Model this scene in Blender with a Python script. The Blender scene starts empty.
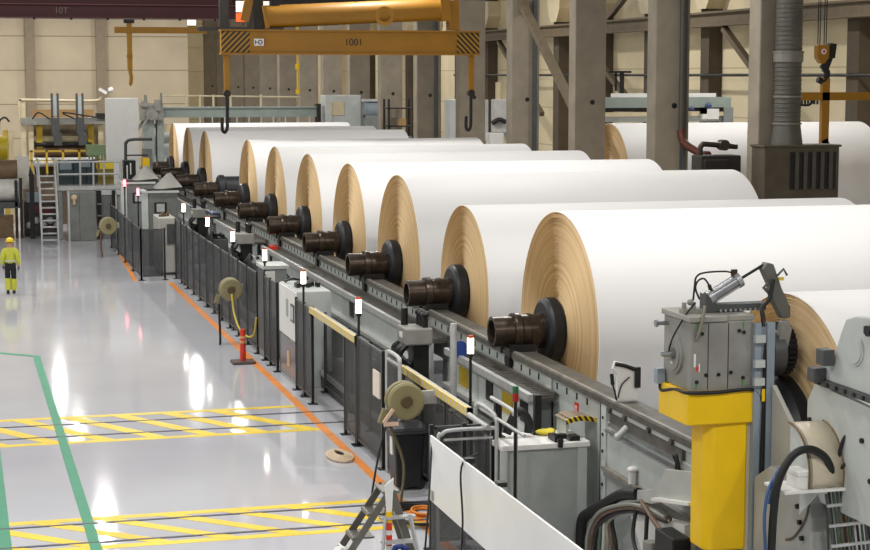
import bpy, math, random
from mathutils import Vector, Matrix
random.seed(7)
SC = bpy.context.scene
COL = SC.collection
PI = math.pi

# ------------------------------------------------------------------ helpers
def V(*a): return Vector(a)

class MB:
    """collects shapes; build() links them as ONE mesh object"""
    def __init__(s): s.v=[]; s.f=[]; s.sm=[]; s.mi=[]; s.cur=0
    def add(s, vs, fs, smooth=False):
        o=len(s.v); s.v+= [tuple(x) for x in vs]
        for f in fs:
            s.f.append(tuple(i+o for i in f)); s.sm.append(smooth); s.mi.append(s.cur)
        return s
    def slot(s,i): s.cur=i; return s
    def box(s,x0,x1,y0,y1,z0,z1):
        vs=[(x0,y0,z0),(x1,y0,z0),(x1,y1,z0),(x0,y1,z0),(x0,y0,z1),(x1,y0,z1),(x1,y1,z1),(x0,y1,z1)]
        return s.add(vs,[(0,3,2,1),(4,5,6,7),(0,1,5,4),(1,2,6,5),(2,3,7,6),(3,0,4,7)])
    def bar(s,p,q,w,h,up=(0,0,1)):
        p=Vector(p); q=Vector(q); d=(q-p).normalized(); u=Vector(up)
        if abs(d.dot(u))>.98: u=Vector((0,1,0))
        a=d.cross(u).normalized()*w/2; b=d.cross(a).normalized()*h/2
        vs=[p-a-b,p+a-b,p+a+b,p-a+b,q-a-b,q+a-b,q+a+b,q-a+b]
        return s.add(vs,[(3,2,1,0),(4,5,6,7),(0,1,5,4),(1,2,6,5),(2,3,7,6),(3,0,4,7)])
    def _frame(s,d):
        u=Vector((0,0,1)) if abs(d.z)<.9 else Vector((0,1,0))
        a=d.cross(u).normalized(); return a, d.cross(a).normalized()
    def lathe(s,o,d,prof,n=24,smooth=True):
        """prof: (t along axis, radius); caps come from radius 0"""
        o=Vector(o); d=Vector(d).normalized(); a,b=s._frame(d)
        for (t0,r0),(t1,r1) in zip(prof[:-1],prof[1:]):
            vs=[];fs=[]
            for t,r in ((t0,r0),(t1,r1)):
                for k in range(n):
                    an=2*PI*k/n; vs.append(o+d*t+a*(r*math.cos(an))+b*(r*math.sin(an)))
            if r0<1e-6: 
                vs=[o+d*t0]+vs[n:]; fs=[(0,1+k,1+(k+1)%n) for k in range(n)]
            elif r1<1e-6:
                vs=vs[:n]+[o+d*t1]; fs=[(k,n,(k+1)%n) for k in range(n)]
            else: fs=[(k,n+k,n+(k+1)%n,(k+1)%n) for k in range(n)]
            s.add(vs,fs,smooth and not (abs(t1-t0)<1e-6))
        return s
    def cyl(s,p,q,r,r2=None,n=16):
        p=Vector(p); q=Vector(q); L=(q-p).length
        r2=r if r2 is None else r2
        return s.lathe(p,q-p,[(0,0),(0,r),(L,r2),(L,0)],n)
    def disc(s,p,d,r,t=.01,n=24): 
        d=Vector(d).normalized(); return s.cyl(Vector(p),Vector(p)+d*t,r,n=n)
    def tube(s,pts,r,n=8,curve=True,closed=False,res=6):
        P=[Vector(p) for p in pts]
        if curve and len(P)>2:
            Q=[]; m=len(P)
            for i in range(m if closed else m-1):
                p0=P[(i-1)%m] if (closed or i>0) else P[0]*2-P[1]
                p1=P[i]; p2=P[(i+1)%m]
                p3=P[(i+2)%m] if (closed or i+2<m) else P[-1]*2-P[-2]
                for k in range(res):
                    t=k/res
                    Q.append(.5*((2*p1)+(p2-p0)*t+(2*p0-5*p1+4*p2-p3)*t*t+(3*p1-p0-3*p2+p3)*t**3))
            if not closed: Q.append(P[-1])
            P=Q
        m=len(P); vs=[];fs=[]; a=None
        for i in range(m):
            d=(P[(i+1)%m]-P[i-1]) if closed else (P[min(i+1,m-1)]-P[max(i-1,0)])
            if d.length<1e-9: d=Vector((0,0,1))
            d.normalize()
            if a is None: a,b=s._frame(d)
            else:
                a=(a-d*a.dot(d))
                if a.length<1e-6: a,b=s._frame(d)
                a.normalize(); b=d.cross(a)
            for k in range(n):
                an=2*PI*k/n; vs.append(P[i]+a*(r*math.cos(an))+b*(r*math.sin(an)))
        for i in range(m if closed else m-1):
            j=(i+1)%m
            for k in range(n): fs.append((i*n+k,i*n+(k+1)%n,j*n+(k+1)%n,j*n+k))
        s.add(vs,fs,True)
        if not closed:
            s.add(vs[:n],[tuple(range(n))]); s.add(vs[-n:],[tuple(reversed(range(n)))])
        return s
    def prism(s,poly,plane,c0,c1):
        """poly in 2d; plane 'yz' extruded along x, 'xz' along y, 'xy' along z"""
        def m(a,b,c): return {'yz':(c,a,b),'xz':(a,c,b),'xy':(a,b,c)}[plane]
        n=len(poly)
        vs=[m(a,b,c0) for a,b in poly]+[m(a,b,c1) for a,b in poly]
        fs=[tuple(reversed(range(n))),tuple(range(n,2*n))]+[(k,(k+1)%n,n+(k+1)%n,n+k) for k in range(n)]
        return s.add(vs,fs)
    def ball(s,c,r,sc=(1,1,1),n=16,m=10,z0=-1,z1=1):
        c=Vector(c); vs=[];fs=[]
        for i in range(m+1):
            zz=math.asin(z0)+(math.asin(z1)-math.asin(z0))*i/m
            for k in range(n):
                an=2*PI*k/n
                vs.append(c+Vector((r*math.cos(zz)*math.cos(an)*sc[0],r*math.cos(zz)*math.sin(an)*sc[1],r*math.sin(zz)*sc[2])))
        for i in range(m):
            for k in range(n): fs.append((i*n+k,i*n+(k+1)%n,(i+1)*n+(k+1)%n,(i+1)*n+k))
        return s.add(vs,fs,True)
    def build(s,name,mat,parent=None,bevel=0,fix=True,weld=False):
        if not s.v: raise ValueError('empty '+name)
        if parent is None:
            xs=[v[0] for v in s.v]; ys=[v[1] for v in s.v]; zs=[v[2] for v in s.v]
            off=Vector(((min(xs)+max(xs))/2,(min(ys)+max(ys))/2,min(zs)))
        else:
            off=Vector((0,0,0)); q=parent
            while q is not None: off=off+q.location; q=q.parent
        me=bpy.data.meshes.new(name)
        me.from_pydata([tuple(Vector(v)-off) for v in s.v],[],s.f)
        for m in (mat if isinstance(mat,(list,tuple)) else [mat]): me.materials.append(m)
        me.polygons.foreach_set('use_smooth',s.sm)
        me.polygons.foreach_set('material_index',s.mi)
        if fix:
            import bmesh
            bm=bmesh.new(); bm.from_mesh(me)
            if weld: bmesh.ops.remove_doubles(bm,verts=bm.verts,dist=1e-4)
            bmesh.ops.recalc_face_normals(bm,faces=bm.faces); bm.to_mesh(me); bm.free()
        me.update()
        o=bpy.data.objects.new(name,me); COL.objects.link(o)
        if parent is None: o.location=off
        else: o.parent=parent
        if bevel:
            w=o.modifiers.new('bevel','BEVEL'); w.width=bevel; w.segments=2; w.limit_method='ANGLE'; w.angle_limit=math.radians(50)
        return o

def tag(o,label,cat,group=None,kind=None):
    o['label']=label; o['category']=cat
    if group: o['group']=group
    if kind: o['kind']=kind
    return o
def thing(name,label,cat,loc=(0,0,0),group=None):
    o=bpy.data.objects.new(name,None); COL.objects.link(o); o.location=loc; o.empty_display_size=.2
    return tag(o,label,cat,group)
def struct(o): o['kind']='structure'; return o
def plabel(o,l): o['label']=l; return o
def dup(root,loc,label=None,rz=0,scale=None):
    def cp(o,par):
        c=o.copy(); COL.objects.link(c)
        if par is not None: c.parent=par
        for ch in o.children: cp(ch,c)
        return c
    r=cp(root,None); r.location=loc; r.rotation_euler=(0,0,rz)
    if label: r['label']=label
    if scale: r.scale=scale
    return r

# ------------------------------------------------------------------ materials
def lin(h):
    c=[int(h[i:i+2],16)/255 for i in (0,2,4)]
    return tuple(x/12.92 if x<=.04045 else ((x+.055)/1.055)**2.4 for x in c)+(1,)
def M(name,hexcol,rough=.5,metal=0.,var=.10,scale=3.,bump=0.,bscale=60.,alpha=None,spec=.5,coat=0):
    m=bpy.data.materials.new(name); m.use_nodes=True; nt=m.node_tree; n=nt.nodes; L=nt.links
    b=n['Principled BSDF']; tc=n.new('ShaderNodeTexCoord')
    c=lin(hexcol)
    nz=n.new('ShaderNodeTexNoise'); nz.inputs['Scale'].default_value=scale; nz.inputs['Detail'].default_value=4
    L.new(tc.outputs['Object'],nz.inputs['Vector'])
    mp=n.new('ShaderNodeMapRange'); mp.inputs[1].default_value=.3; mp.inputs[2].default_value=.7
    mp.inputs[3].default_value=1-var; mp.inputs[4].default_value=1+var
    L.new(nz.outputs['Fac'],mp.inputs[0])
    mx=n.new('ShaderNodeMix'); mx.data_type='RGBA'; mx.blend_type='MULTIPLY'; mx.inputs[0].default_value=1
    mx.inputs[6].default_value=c; L.new(mp.outputs[0],mx.inputs[7]); L.new(mx.outputs[2],b.inputs['Base Color'])
    b.inputs['Roughness'].default_value=rough; b.inputs['Metallic'].default_value=metal
    b.inputs['Specular IOR Level'].default_value=spec
    if coat: b.inputs['Coat Weight'].default_value=coat; b.inputs['Coat Roughness'].default_value=.08
    if bump:
        n2=n.new('ShaderNodeTexNoise'); n2.inputs['Scale'].default_value=bscale
        L.new(tc.outputs['Object'],n2.inputs['Vector'])
        bp=n.new('ShaderNodeBump'); bp.inputs['Strength'].default_value=bump; bp.inputs['Distance'].default_value=.02
        L.new(n2.outputs['Fac'],bp.inputs['Height']); L.new(bp.outputs[0],b.inputs['Normal'])
    if alpha is not None:
        tr=n.new('ShaderNodeBsdfTransparent'); ms=n.new('ShaderNodeMixShader'); ms.inputs[0].default_value=alpha
        L.new(tr.outputs[0],ms.inputs[1]); L.new(b.outputs[0],ms.inputs[2]); L.new(ms.outputs[0],n['Material Output'].inputs[0])
    return m
def EM(name,hexcol,strength):
    m=bpy.data.materials.new(name); m.use_nodes=True; b=m.node_tree.nodes['Principled BSDF']
    b.inputs['Base Color'].default_value=lin(hexcol); b.inputs['Emission Color'].default_value=lin(hexcol)
    b.inputs['Emission Strength'].default_value=strength; return m
def striped(name,h1,h2,axis,period,angle=1.0,rough=.5,duty=.5):
    """diagonal hazard stripes: axis = (a,b) index pair in object space"""
    m=bpy.data.materials.new(name); m.use_nodes=True; nt=m.node_tree; n=nt.nodes; L=nt.links; b=n['Principled BSDF']
    tc=n.new('ShaderNodeTexCoord'); sx=n.new('ShaderNodeSeparateXYZ'); L.new(tc.outputs['Object'],sx.inputs[0])
    ml=n.new('ShaderNodeMath'); ml.operation='MULTIPLY'; ml.inputs[1].default_value=angle; L.new(sx.outputs[axis[1]],ml.inputs[0])
    ad=n.new('ShaderNodeMath'); ad.operation='ADD'; L.new(sx.outputs[axis[0]],ad.inputs[0]); L.new(ml.outputs[0],ad.inputs[1])
    dv=n.new('ShaderNodeMath'); dv.operation='DIVIDE'; dv.inputs[1].default_value=period; L.new(ad.outputs[0],dv.inputs[0])
    fr=n.new('ShaderNodeMath'); fr.operation='FRACT'; L.new(dv.outputs[0],fr.inputs[0])
    gt=n.new('ShaderNodeMath'); gt.operation='GREATER_THAN'; gt.inputs[1].default_value=duty; L.new(fr.outputs[0],gt.inputs[0])
    mx=n.new('ShaderNodeMix'); mx.data_type='RGBA'; mx.inputs[6].default_value=lin(h1); mx.inputs[7].default_value=lin(h2)
    L.new(gt.outputs[0],mx.inputs[0]); L.new(mx.outputs[2],b.inputs['Base Color']); b.inputs['Roughness'].default_value=rough
    return m
def mat_faces():
    """edge of a wound paper roll: rings of layers, each ring slightly dished"""
    m=bpy.data.materials.new('wound_paper_edge'); m.use_nodes=True; nt=m.node_tree; n=nt.nodes; L=nt.links; b=n['Principled BSDF']
    tc=n.new('ShaderNodeTexCoord')
    sx=n.new('ShaderNodeSeparateXYZ'); L.new(tc.outputs['Object'],sx.inputs[0])
    cb=n.new('ShaderNodeCombineXYZ'); L.new(sx.outputs[1],cb.inputs[1]); L.new(sx.outputs[2],cb.inputs[2])
    ln=n.new('ShaderNodeVectorMath'); ln.operation='LENGTH'; L.new(cb.outputs[0],ln.inputs[0])
    nz=n.new('ShaderNodeTexNoise'); nz.noise_dimensions='1D'; nz.inputs['Scale'].default_value=14; nz.inputs['Detail'].default_value=6
    L.new(ln.outputs['Value'],nz.inputs['W'])
    cr=n.new('ShaderNodeValToRGB'); cr.color_ramp.elements[0].position=.3; cr.color_ramp.elements[1].position=.7
    cr.color_ramp.elements[0].color=lin('CFB07E'); cr.color_ramp.elements[1].color=lin('E3CBA2')
    L.new(nz.outputs['Fac'],cr.inputs[0]); L.new(cr.outputs[0],b.inputs['Base Color'])
    b.inputs['Roughness'].default_value=.75
    return m
def mat_floor():
    m=bpy.data.materials.new('glossy_epoxy_floor'); m.use_nodes=True; nt=m.node_tree; n=nt.nodes; L=nt.links; b=n['Principled BSDF']
    tc=n.new('ShaderNodeTexCoord')
    nz=n.new('ShaderNodeTexNoise'); nz.inputs['Scale'].default_value=.25; nz.inputs['Detail'].default_value=6; L.new(tc.outputs['Object'],nz.inputs['Vector'])
    cr=n.new('ShaderNodeValToRGB'); cr.color_ramp.elements[0].position=.3; cr.color_ramp.elements[1].position=.7
    cr.color_ramp.elements[0].color=lin('BEBEC4'); cr.color_ramp.elements[1].color=lin('CCCCD0')
    L.new(nz.outputs['Fac'],cr.inputs[0]); L.new(cr.outputs[0],b.inputs['Base Color'])
    mr=n.new('ShaderNodeMapRange'); mr.inputs[3].default_value=.05; mr.inputs[4].default_value=.10
    n2=n.new('ShaderNodeTexNoise'); n2.inputs['Scale'].default_value=1.5; L.new(tc.outputs['Object'],n2.inputs['Vector'])
    L.new(n2.outputs['Fac'],mr.inputs[0]); L.new(mr.outputs[0],b.inputs['Roughness'])
    n3=n.new('ShaderNodeTexNoise'); n3.inputs['Scale'].default_value=5; L.new(tc.outputs['Object'],n3.inputs['Vector'])
    bp=n.new('ShaderNodeBump'); bp.inputs['Strength'].default_value=.012; bp.inputs['Distance'].default_value=.02
    L.new(n3.outputs['Fac'],bp.inputs['Height']); L.new(bp.outputs[0],b.inputs['Normal'])
    b.inputs['Specular IOR Level'].default_value=.5
    return m
def mat_wall(name,hexcol,ax,pitch_v,pitch_h,dark,off_v=0.,off_h=0.):
    """precast panels: dark joints every pitch_v in height and pitch_h along axis ax"""
    m=bpy.data.materials.new(name); m.use_nodes=True; nt=m.node_tree; n=nt.nodes; L=nt.links; b=n['Principled BSDF']
    tc=n.new('ShaderNodeTexCoord'); sx=n.new('ShaderNodeSeparateXYZ'); L.new(tc.outputs['Object'],sx.inputs[0])
    outs=[]
    for idx,p,o,w in ((2,pitch_v,off_v,.07),(ax,pitch_h,off_h,.07)):
        a=n.new('ShaderNodeMath'); a.operation='ADD'; a.inputs[1].default_value=o+1000*p; L.new(sx.outputs[idx],a.inputs[0])
        d=n.new('ShaderNodeMath'); d.operation='DIVIDE'; d.inputs[1].default_value=p; L.new(a.outputs[0],d.inputs[0])
        f=n.new('ShaderNodeMath'); f.operation='FRACT'; L.new(d.outputs[0],f.inputs[0])
        l=n.new('ShaderNodeMath'); l.operation='LESS_THAN'; l.inputs[1].default_value=w/p; L.new(f.outputs[0],l.inputs[0]); outs.append(l)
    mxx=n.new('ShaderNodeMath'); mxx.operation='MAXIMUM'; L.new(outs[0].outputs[0],mxx.inputs[0]); L.new(outs[1].outputs[0],mxx.inputs[1])
    nz=n.new('ShaderNodeTexNoise'); nz.inputs['Scale'].default_value=.4; nz.inputs['Detail'].default_value=5; L.new(tc.outputs['Object'],nz.inputs['Vector'])
    mp=n.new('ShaderNodeMapRange'); mp.inputs[1].default_value=.3; mp.inputs[2].default_value=.7; mp.inputs[3].default_value=.9; mp.inputs[4].default_value=1.08; L.new(nz.outputs['Fac'],mp.inputs[0])
    mu=n.new('ShaderNodeMix'); mu.data_type='RGBA'; mu.blend_type='MULTIPLY'; mu.inputs[0].default_value=1; mu.inputs[6].default_value=lin(hexcol); L.new(mp.outputs[0],mu.inputs[7])
    mx=n.new('ShaderNodeMix'); mx.data_type='RGBA'; mx.inputs[7].default_value=lin(dark); L.new(mu.outputs[2],mx.inputs[6]); L.new(mxx.outputs[0],mx.inputs[0])
    L.new(mx.outputs[2],b.inputs['Base Color']); b.inputs['Roughness'].default_value=.85
    return m

PAPER=M('white_paper','DFDDDB',.6,var=.015,scale=.6)
EDGE=mat_faces()
FLOOR=mat_floor()
BACKW=mat_wall('back_wall_panels','BFB095',0,2.35,400,'8C7E66',off_v=-.25)
SIDEW=mat_wall('side_wall_panels','E2D3AE',1,2.35,400,'C2B28E',off_v=-.25)
CONC=M('concrete','8C8272',.85,var=.16,scale=1.2,bump=.15,bscale=12)
CONCD=M('dark_concrete','54493A',.85,var=.15,scale=1.2)
BRONZE=M('oiled_bronze_steel','453A30',.3,.6,var=.35,scale=6)
BLACKR=M('black_rubber','1B1D20',.45,var=.2,scale=5)
BLACKS=M('black_steel','222222',.4,.3,var=.2)
RAILST=M('dark_rail_steel','59564F',.5,.15,var=.25,scale=5)
RAILTOP=M('worn_rail_steel','8E8980',.45,.2,var=.25,scale=5)
LGREY=M('light_grey_paint','BCC1BD',.45,var=.07,scale=2)
MGREY=M('mid_grey_paint','868B89',.45,var=.10,scale=3)
DGREY=M('dark_grey_paint','4A4C4C',.5,var=.15,scale=4)
CASTG=M('cast_grey','8F8E87',.5,.15,var=.14,scale=3,bump=.1)
BLUEG=M('blue_grey_paint','8C98A2',.4,var=.08,scale=3)
GREENG=M('green_grey_paint','8D9891',.5,var=.08,scale=2)
WHITE=M('white_paint','E4E3DE',.4,var=.04,scale=2)
CREAM=M('cream_paint','D2C3A0',.5,var=.08,scale=2)
BEIGE=M('beige_guard','C6BBA4',.45,var=.08,scale=3)
YEL=M('yellow_paint','F4C70C',.38,var=.06,scale=2)
CRANEY=M('crane_yellow','9C6C0C',.5,var=.10,scale=1)
HOSEY=M('yellow_hose','C9B545',.5,var=.08)
REELG=M('khaki_plastic','8E8662',.5,var=.08)
REDP=M('red_plastic','D93A22',.45,var=.08)
ORANGE=M('orange_tape','E0862C',.5,var=.12,scale=2)
GREENT=M('green_tape','2F8A66',.5,var=.08,scale=2)
YELT=M('yellow_tape','E8C81E',.45,var=.10,scale=1.5)
TRACK=M('sunk_track_steel','56525A',.5,.4,var=.2)
CRANER=M('crane_red','4A0F10',.5,var=.15,scale=1)
DARKST=M('dark_girder_steel','2B2723',.6,.2,var=.2)
BRACE=M('brace_steel','6B5D48',.6,.1,var=.15)
ALU=M('aluminium','ADADA9',.4,.2,var=.1,scale=6)
GALV=M('galvanised_tube','B9BAB8',.4,.2,var=.1,scale=6)
MESH=M('dark_wire_mesh','434546',.6,.0,var=.15,scale=8,alpha=.6)
MESHC=M('clear_wire_mesh','5A5B5B',.6,.0,var=.15,scale=8,alpha=.38)
PLEXI=M('white_plastic_sheet','F3F3F0',.25,var=.05,scale=.8)
CABLE=M('black_cable','151515',.5,var=.1)
BLUEP=M('blue_plastic','2A468E',.4,var=.08)
TEAL=M('dark_teal_machine','2A3A40',.4,var=.25,scale=2)
BROWN=M('brown_kraft','6A5438',.6,var=.2,scale=3)
KRAFT=M('kraft_board','A9885A',.8,var=.12)
LAMPW=EM('lit_lamp_white','FFF4E2',9.)
LAMPP=EM('lit_lamp_pink','FF7C8E',5.)
WINL=EM('bright_daylight_window','FFF3DC',2.6)
GLASSD=M('dark_glass','3E4448',.1,var=.1)
HIVIS=M('hi_vis_yellow','C2C440',.6,var=.06,scale=6)
NAVY=M('dark_trousers','17181C',.8,var=.1)
SKIN=M('skin','B98A6C',.6,var=.04)
HELM=M('yellow_helmet','E8C81C',.35,var=.03)
DUCT=M('ribbed_duct_metal','5F5D56',.5,.5,var=.15,scale=2)
STEELB=M('brushed_steel','A4A6A8',.3,.85,var=.12,scale=8)
HAZ=striped('hazard_stripes','A67A18','241A0C',(0,2),.2,-1.0)
HAZR=striped('hazard_stripes_mirrored','A67A18','241A0C',(0,2),.2,1.0)
HAZB=striped('barrier_stripes','E3C23A','C9C3B0',(1,2),.22,1.0)
HAZE=striped('edge_stripes','E2C21C','1C1710',(1,2),.12,1.0)

# ------------------------------------------------------------------ camera
cam_d=bpy.data.cameras.new('camera'); cam=bpy.data.objects.new('camera',cam_d); COL.objects.link(cam)
yaw=math.radians(15.23); pit=math.radians(6.52)
cam.location=(0,0,7.0); cam.rotation_euler=(PI/2-pit,0,-yaw)
cam_d.sensor_width=36; cam_d.lens=1749/870*36; cam_d.clip_end=400; cam_d.clip_start=.5
SC.camera=cam

# ------------------------------------------------------------------ setting
fl=struct(MB().box(-30,36.3,-8,175.3,-.3,0).build('floor',FLOOR))
wb=struct(MB().box(-30,15.9,125,125.3,0,17).build('wall_back',BACKW)); struct(MB().box(15.9,36.3,175,175.3,0,17).build('wall_far',SIDEW)); struct(MB().box(15.6,15.9,125.3,175.3,0,17).build('wall_side',SIDEW))
wr=struct(MB().box(36,36.3,-8,175,0,17).build('wall_right',SIDEW))
for k,(x0,x1) in enumerate(((22.0,23.1),(24.4,25.3))):
    w=struct(MB().box(x0,x1,174.9,175,11.9,12.9).build('window_%d'%(k+1),WINL))
    b=MB()
    for xx in (x0-.06,x1): b.box(xx,xx+.06,174.86,175,11.84,12.96)
    b.box(x0,x1,174.86,175,12.9,12.96).box(x0,x1,174.86,175,11.84,11.9); b.build('window_frame',DGREY,w)
w=struct(MB().box(27.1,28.0,174.9,175,4.0,6.3).box(28.0,28.3,174.9,175,4.0,4.6).box(28.3,28.5,174.9,175,4.0,6.3).build('window_3',BLUEG))
MB().box(28.0,28.3,174.85,174.95,4.6,6.2).build('lit_slot',EM('cool_window','DDEBFF',1.6),w)
# wall posts standing against the back wall
for k,x in enumerate((-4.5,.3,5.0,9.8)):
    o=struct(MB().box(x-.33,x+.33,124.5,125,0,17).build('trim_%d'%(k+1),M('wall_post','8A7C66',.8,var=.08)))
# painted floor markings and sunk tracks are parts of the floor
def fpart(name,mat,quads,label):
    b=MB(); zt={'track_rail':.010,'green_line':.008,'orange_line':.006}.get(name,.004)
    for q in quads: b.prism(q,'xy',-.002,zt); zt+=.0002
    return plabel(b.build(name,mat,fl),label)
def strip(p,q,w):
    p=Vector(p);q=Vector(q);d=(q-p).normalized(); a=Vector((-d.y,d.x))*w/2
    return [tuple(p-a),tuple(q-a),tuple(q+a),tuple(p+a)]
fpart('orange_line',ORANGE,[strip((6.9,14),(6.82,59.3),.17)],'long orange floor line beside the fence')
fpart('orange_line',ORANGE,[strip((5.72,60),(6.15,72),.15)],'short orange floor line by the far cabinets')
fpart('green_line',GREENT,[strip((1.85,14),(1.74,44.4),.17),strip((1.8,44.35),(-3,48.6),.17)],'green floor line with a bend')
fpart('green_line',GREENT,[strip((.52,14),(.5,44),.17)],'straight green floor line')
for y0,y1,dx,lab in ((33.62,36.15,1.62,'far yellow hatched crossing'),(25.88,27.62,1.85,'near yellow hatched crossing')):
    q=[strip((-6,y0),(6.75,y0),.2),strip((-6,y1),(6.75,y1),.2)]
    for k in range(-7,5):
        x=.85+1.0*k
        q.append([(x,y1),(x+.34,y1),(x+.34+dx,y0),(x+dx,y0)])
    fpart('yellow_hatching',YELT,q,lab)
for ys,l in (((35.42,34.22),'far pair of sunk track rails'),((27.33,26.17),'near pair of sunk track rails')):
    fpart('track_rail',TRACK,[strip((-8,y),(8.2,y),.07) for y in ys],l)

# ------------------------------------------------------------------ concrete columns
ORD=['nearest','second','third','fourth','fifth','sixth','seventh','eighth','ninth','tenth','eleventh','twelfth','thirteenth','fourteenth','fifteenth','sixteenth']
cy=[43.6+7.32*k for k in range(16)]
for k,y in enumerate(cy):
    b=MB()
    b.box(20.95,22.1,y,y+.7,0,10.2)
    b.prism([(y,10.2),(y+.7,10.2),(y+1.2,10.9),(y+1.2,14),(y-.45,14),(y-.45,10.9)],'yz',20.95,22.1)
    root=thing('concrete_column','%s concrete building column in the row behind the white paper rolls'%ORD[k],'column',(21.5,y+.35,0),'concrete columns behind the rolls')
    b.build('shaft',CONC,root,bevel=.04)
    MB().lathe((21.6,y-.004,6.05),(0,1,0),[(0,0),(0,.09),(.01,.09),(.01,0)],12).build('anchor_hole',BLACKS,root)
    if k in (1,3,5):
        MB().box(21.8,21.96,y-.12,y,0,14).build('cable_duct',DGREY,root)
# right wall posts, girder and braces
for k in range(14):
    y=57+7.35*k
    MB().box(35.3,36,y,y+1.0,0,14).build('trim_%d'%(20+k),CONCD)['kind']='structure'
    MB().prism([(y-.6,11),(y,10.2),(y+1,10.2),(y+1.6,11),(y+1.6,12),(y-.6,12)],'yz',35.1,36).build('trim_%d'%(40+k),CREAM)['kind']='structure'
g=tag(MB().box(34.8,35.2,45,124,9.35,9.95).box(34.6,35.3,45,124,9.9,10.0).box(34.6,35.3,45,124,9.3,9.4).build('wall_girder',BRACE),
      'long dark steel girder running along the cream right wall','girder')
g=tag(MB().tube([(35.2,45,7.0),(35.2,124,7.0)],.07,8).build('wall_pipe',BLACKS),'thin dark pipe running along the cream right wall','pipe')
for (ya,za,yb,zb),lb in zip(((96.5,9.2,86,4.6),(76.5,9.2,69,4.8),(92,10,84.5,13.2),(73,10,67,13.2),(112,9.2,103,4.6)),
    ('diagonal steel brace below the wall girder, between third and second columns','diagonal steel brace below the wall girder, between second and nearest columns',
     'diagonal steel brace above the wall girder, between third and second columns','diagonal steel brace above the wall girder, between second and nearest columns','diagonal steel brace below the wall girder, far left one')):
    tag(MB().bar((34.9,ya,za),(34.9,yb,zb),.28,.28).build('wall_brace',BRACE),lb,'brace','diagonal braces on the right wall')
tag(MB().bar((21.3,65.3,9.7),(21.6,58.9,5.0),.3,.22).box(21.2,21.45,65.1,65.5,9.4,10.0).build('column_brace',BRACE),
    'big diagonal steel brace between the fourth and third concrete columns','brace')

# ------------------------------------------------------------------ paper reels on their spools
FX=9.92; AZ=2.615
def spool_parts(root,L,core=None,flR=.56,left=-1.2):
    x0,y0,z0=root.location
    o=(x0,y0,z0)
    MB().lathe(o,(1,0,0),[(left,.21),(left,.265),(-.84,.265)],32).lathe(o,(1,0,0),[(left,.21),(left+.25,.21),(left+.25,0)],32).build('spool_tube',BRONZE,root)
    MB().lathe(o,(1,0,0),[(-.84,.265),(-.84,.31),(-.80,.32),(-.72,.32),(-.70,.305),(-.70,.285),(-.55,.285),(-.55,.30),(-.50,.30),(-.50,.285),(-.36,.285),(-.36,.31),(-.30,.31),(-.28,.28)],32).build('spool_journal',BRONZE,root)
    MB().lathe(o,(1,0,0),[(-.30,.0),(-.30,.2),(-.30,flR-.08),(-.27,flR-.03),(-.22,flR),(-.06,flR),(-.03,flR-.03),(0,flR-.06),(0,.2)],40).build('spool_flange',BLACKR,root)
    MB().lathe((x0+L,y0,z0),(1,0,0),[(0,.2),(0,flR-.04),(.05,flR),(.26,flR),(.3,flR-.04),(.3,.28),(.7,.28),(.7,.3),(.84,.3),(.84,.245),(1.2,.245),(1.2,0)],32).build('spool_far_end',BRONZE,root)
def make_reel(R,L,loc,label,group='full paper rolls on the reel stand'):
    root=thing('paper_roll',label,'paper roll',loc,group)
    x,y,z=loc
    b=MB(); b.slot(0).lathe(loc,(1,0,0),[(.0,R-.012),(.012,R),(L-.012,R),(L,R-.012)],96)
    # layered edge: fine ridges and grooves between the wound layers
    rr=random.Random(int(R*1000)); prof=[(0,.2)]; q=.22
    while q<R-.03:
        w=rr.choice((.018,.022,.026,.034)); dep=w*rr.uniform(1.1,2.0); prof+=[(dep,q+w/2),(rr.uniform(0,.004),q+w)]; q+=w
    prof.append((0,R-.012))
    b.slot(1).lathe(loc,(1,0,0),prof,96,smooth=False); b.lathe(loc,(1,0,0),[(L,.2),(L,R-.012)],96)
    b.build('wound_paper',[PAPER,EDGE],root)
    return root
Yi=[28.45+5.56*i for i in range(11)]
info={0:(2.05,'nearest full white roll on the reel stand, left of the yellow gearbox column'),
 1:(1.76,'second white roll from the camera, clearly smaller than the rolls on both sides'),
 2:(2.08,'big white paper roll just behind the smaller second roll'),
 3:(2.08,'fourth white paper roll from the camera along the reel stand'),
 4:(2.09,'fifth white paper roll from the camera along the reel stand'),
 5:(2.09,'sixth white paper roll from the camera along the reel stand'),
 6:(2.1,'seventh white paper roll, just in front of the bare black spool'),
 8:(2.07,'white paper roll just behind the bare black spool'),
 9:(2.07,'ninth white paper roll, last but one at the far end'),
 10:(2.1,'farthest white paper roll, under the long grey machine beam')}
for i,(R,lab) in info.items():
    r=make_reel(R,8.49,(FX+{0:.03,1:-.06,2:-.05}.get(i,0),Yi[i],AZ),lab); spool_parts(r,8.49)
r=thing('bare_spool','bare black spool without paper, in the gap between white rolls','spool',(FX,Yi[7],AZ))
spool_parts(r,8.49); MB().lathe(r.location,(1,0,0),[(-.05,.2),(-.05,.5),(8.6,.5),(8.6,.2)],40).build('core_shell',BLACKR,r)
# the half used roll in the unwind station at the right edge
r=make_reel(1.9,8.4,(9.94,19.7,2.4),'part-used white roll in the unwind station at the right edge of the photo',None)
if 'group' in r: del r['group']
x,y,z=r.location
MB().lathe((x,y,z),(1,0,0),[(-.34,.3),(-.34,.80),(-.30,.86),(-.2,.9),(-.05,.9),(0,.84),(0,.2)],48).lathe((x,y,z),(1,0,0),[(-.40,0),(-.40,.32),(-.34,.32)],32).build('brake_disc',BLACKR,r)
MB().lathe((x+8.4,y,z),(1,0,0),[(0,.5),(.3,.5),(.3,.25),(1.0,.25),(1.0,0)],24).build('spool_far_end',BRONZE,r)

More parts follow.
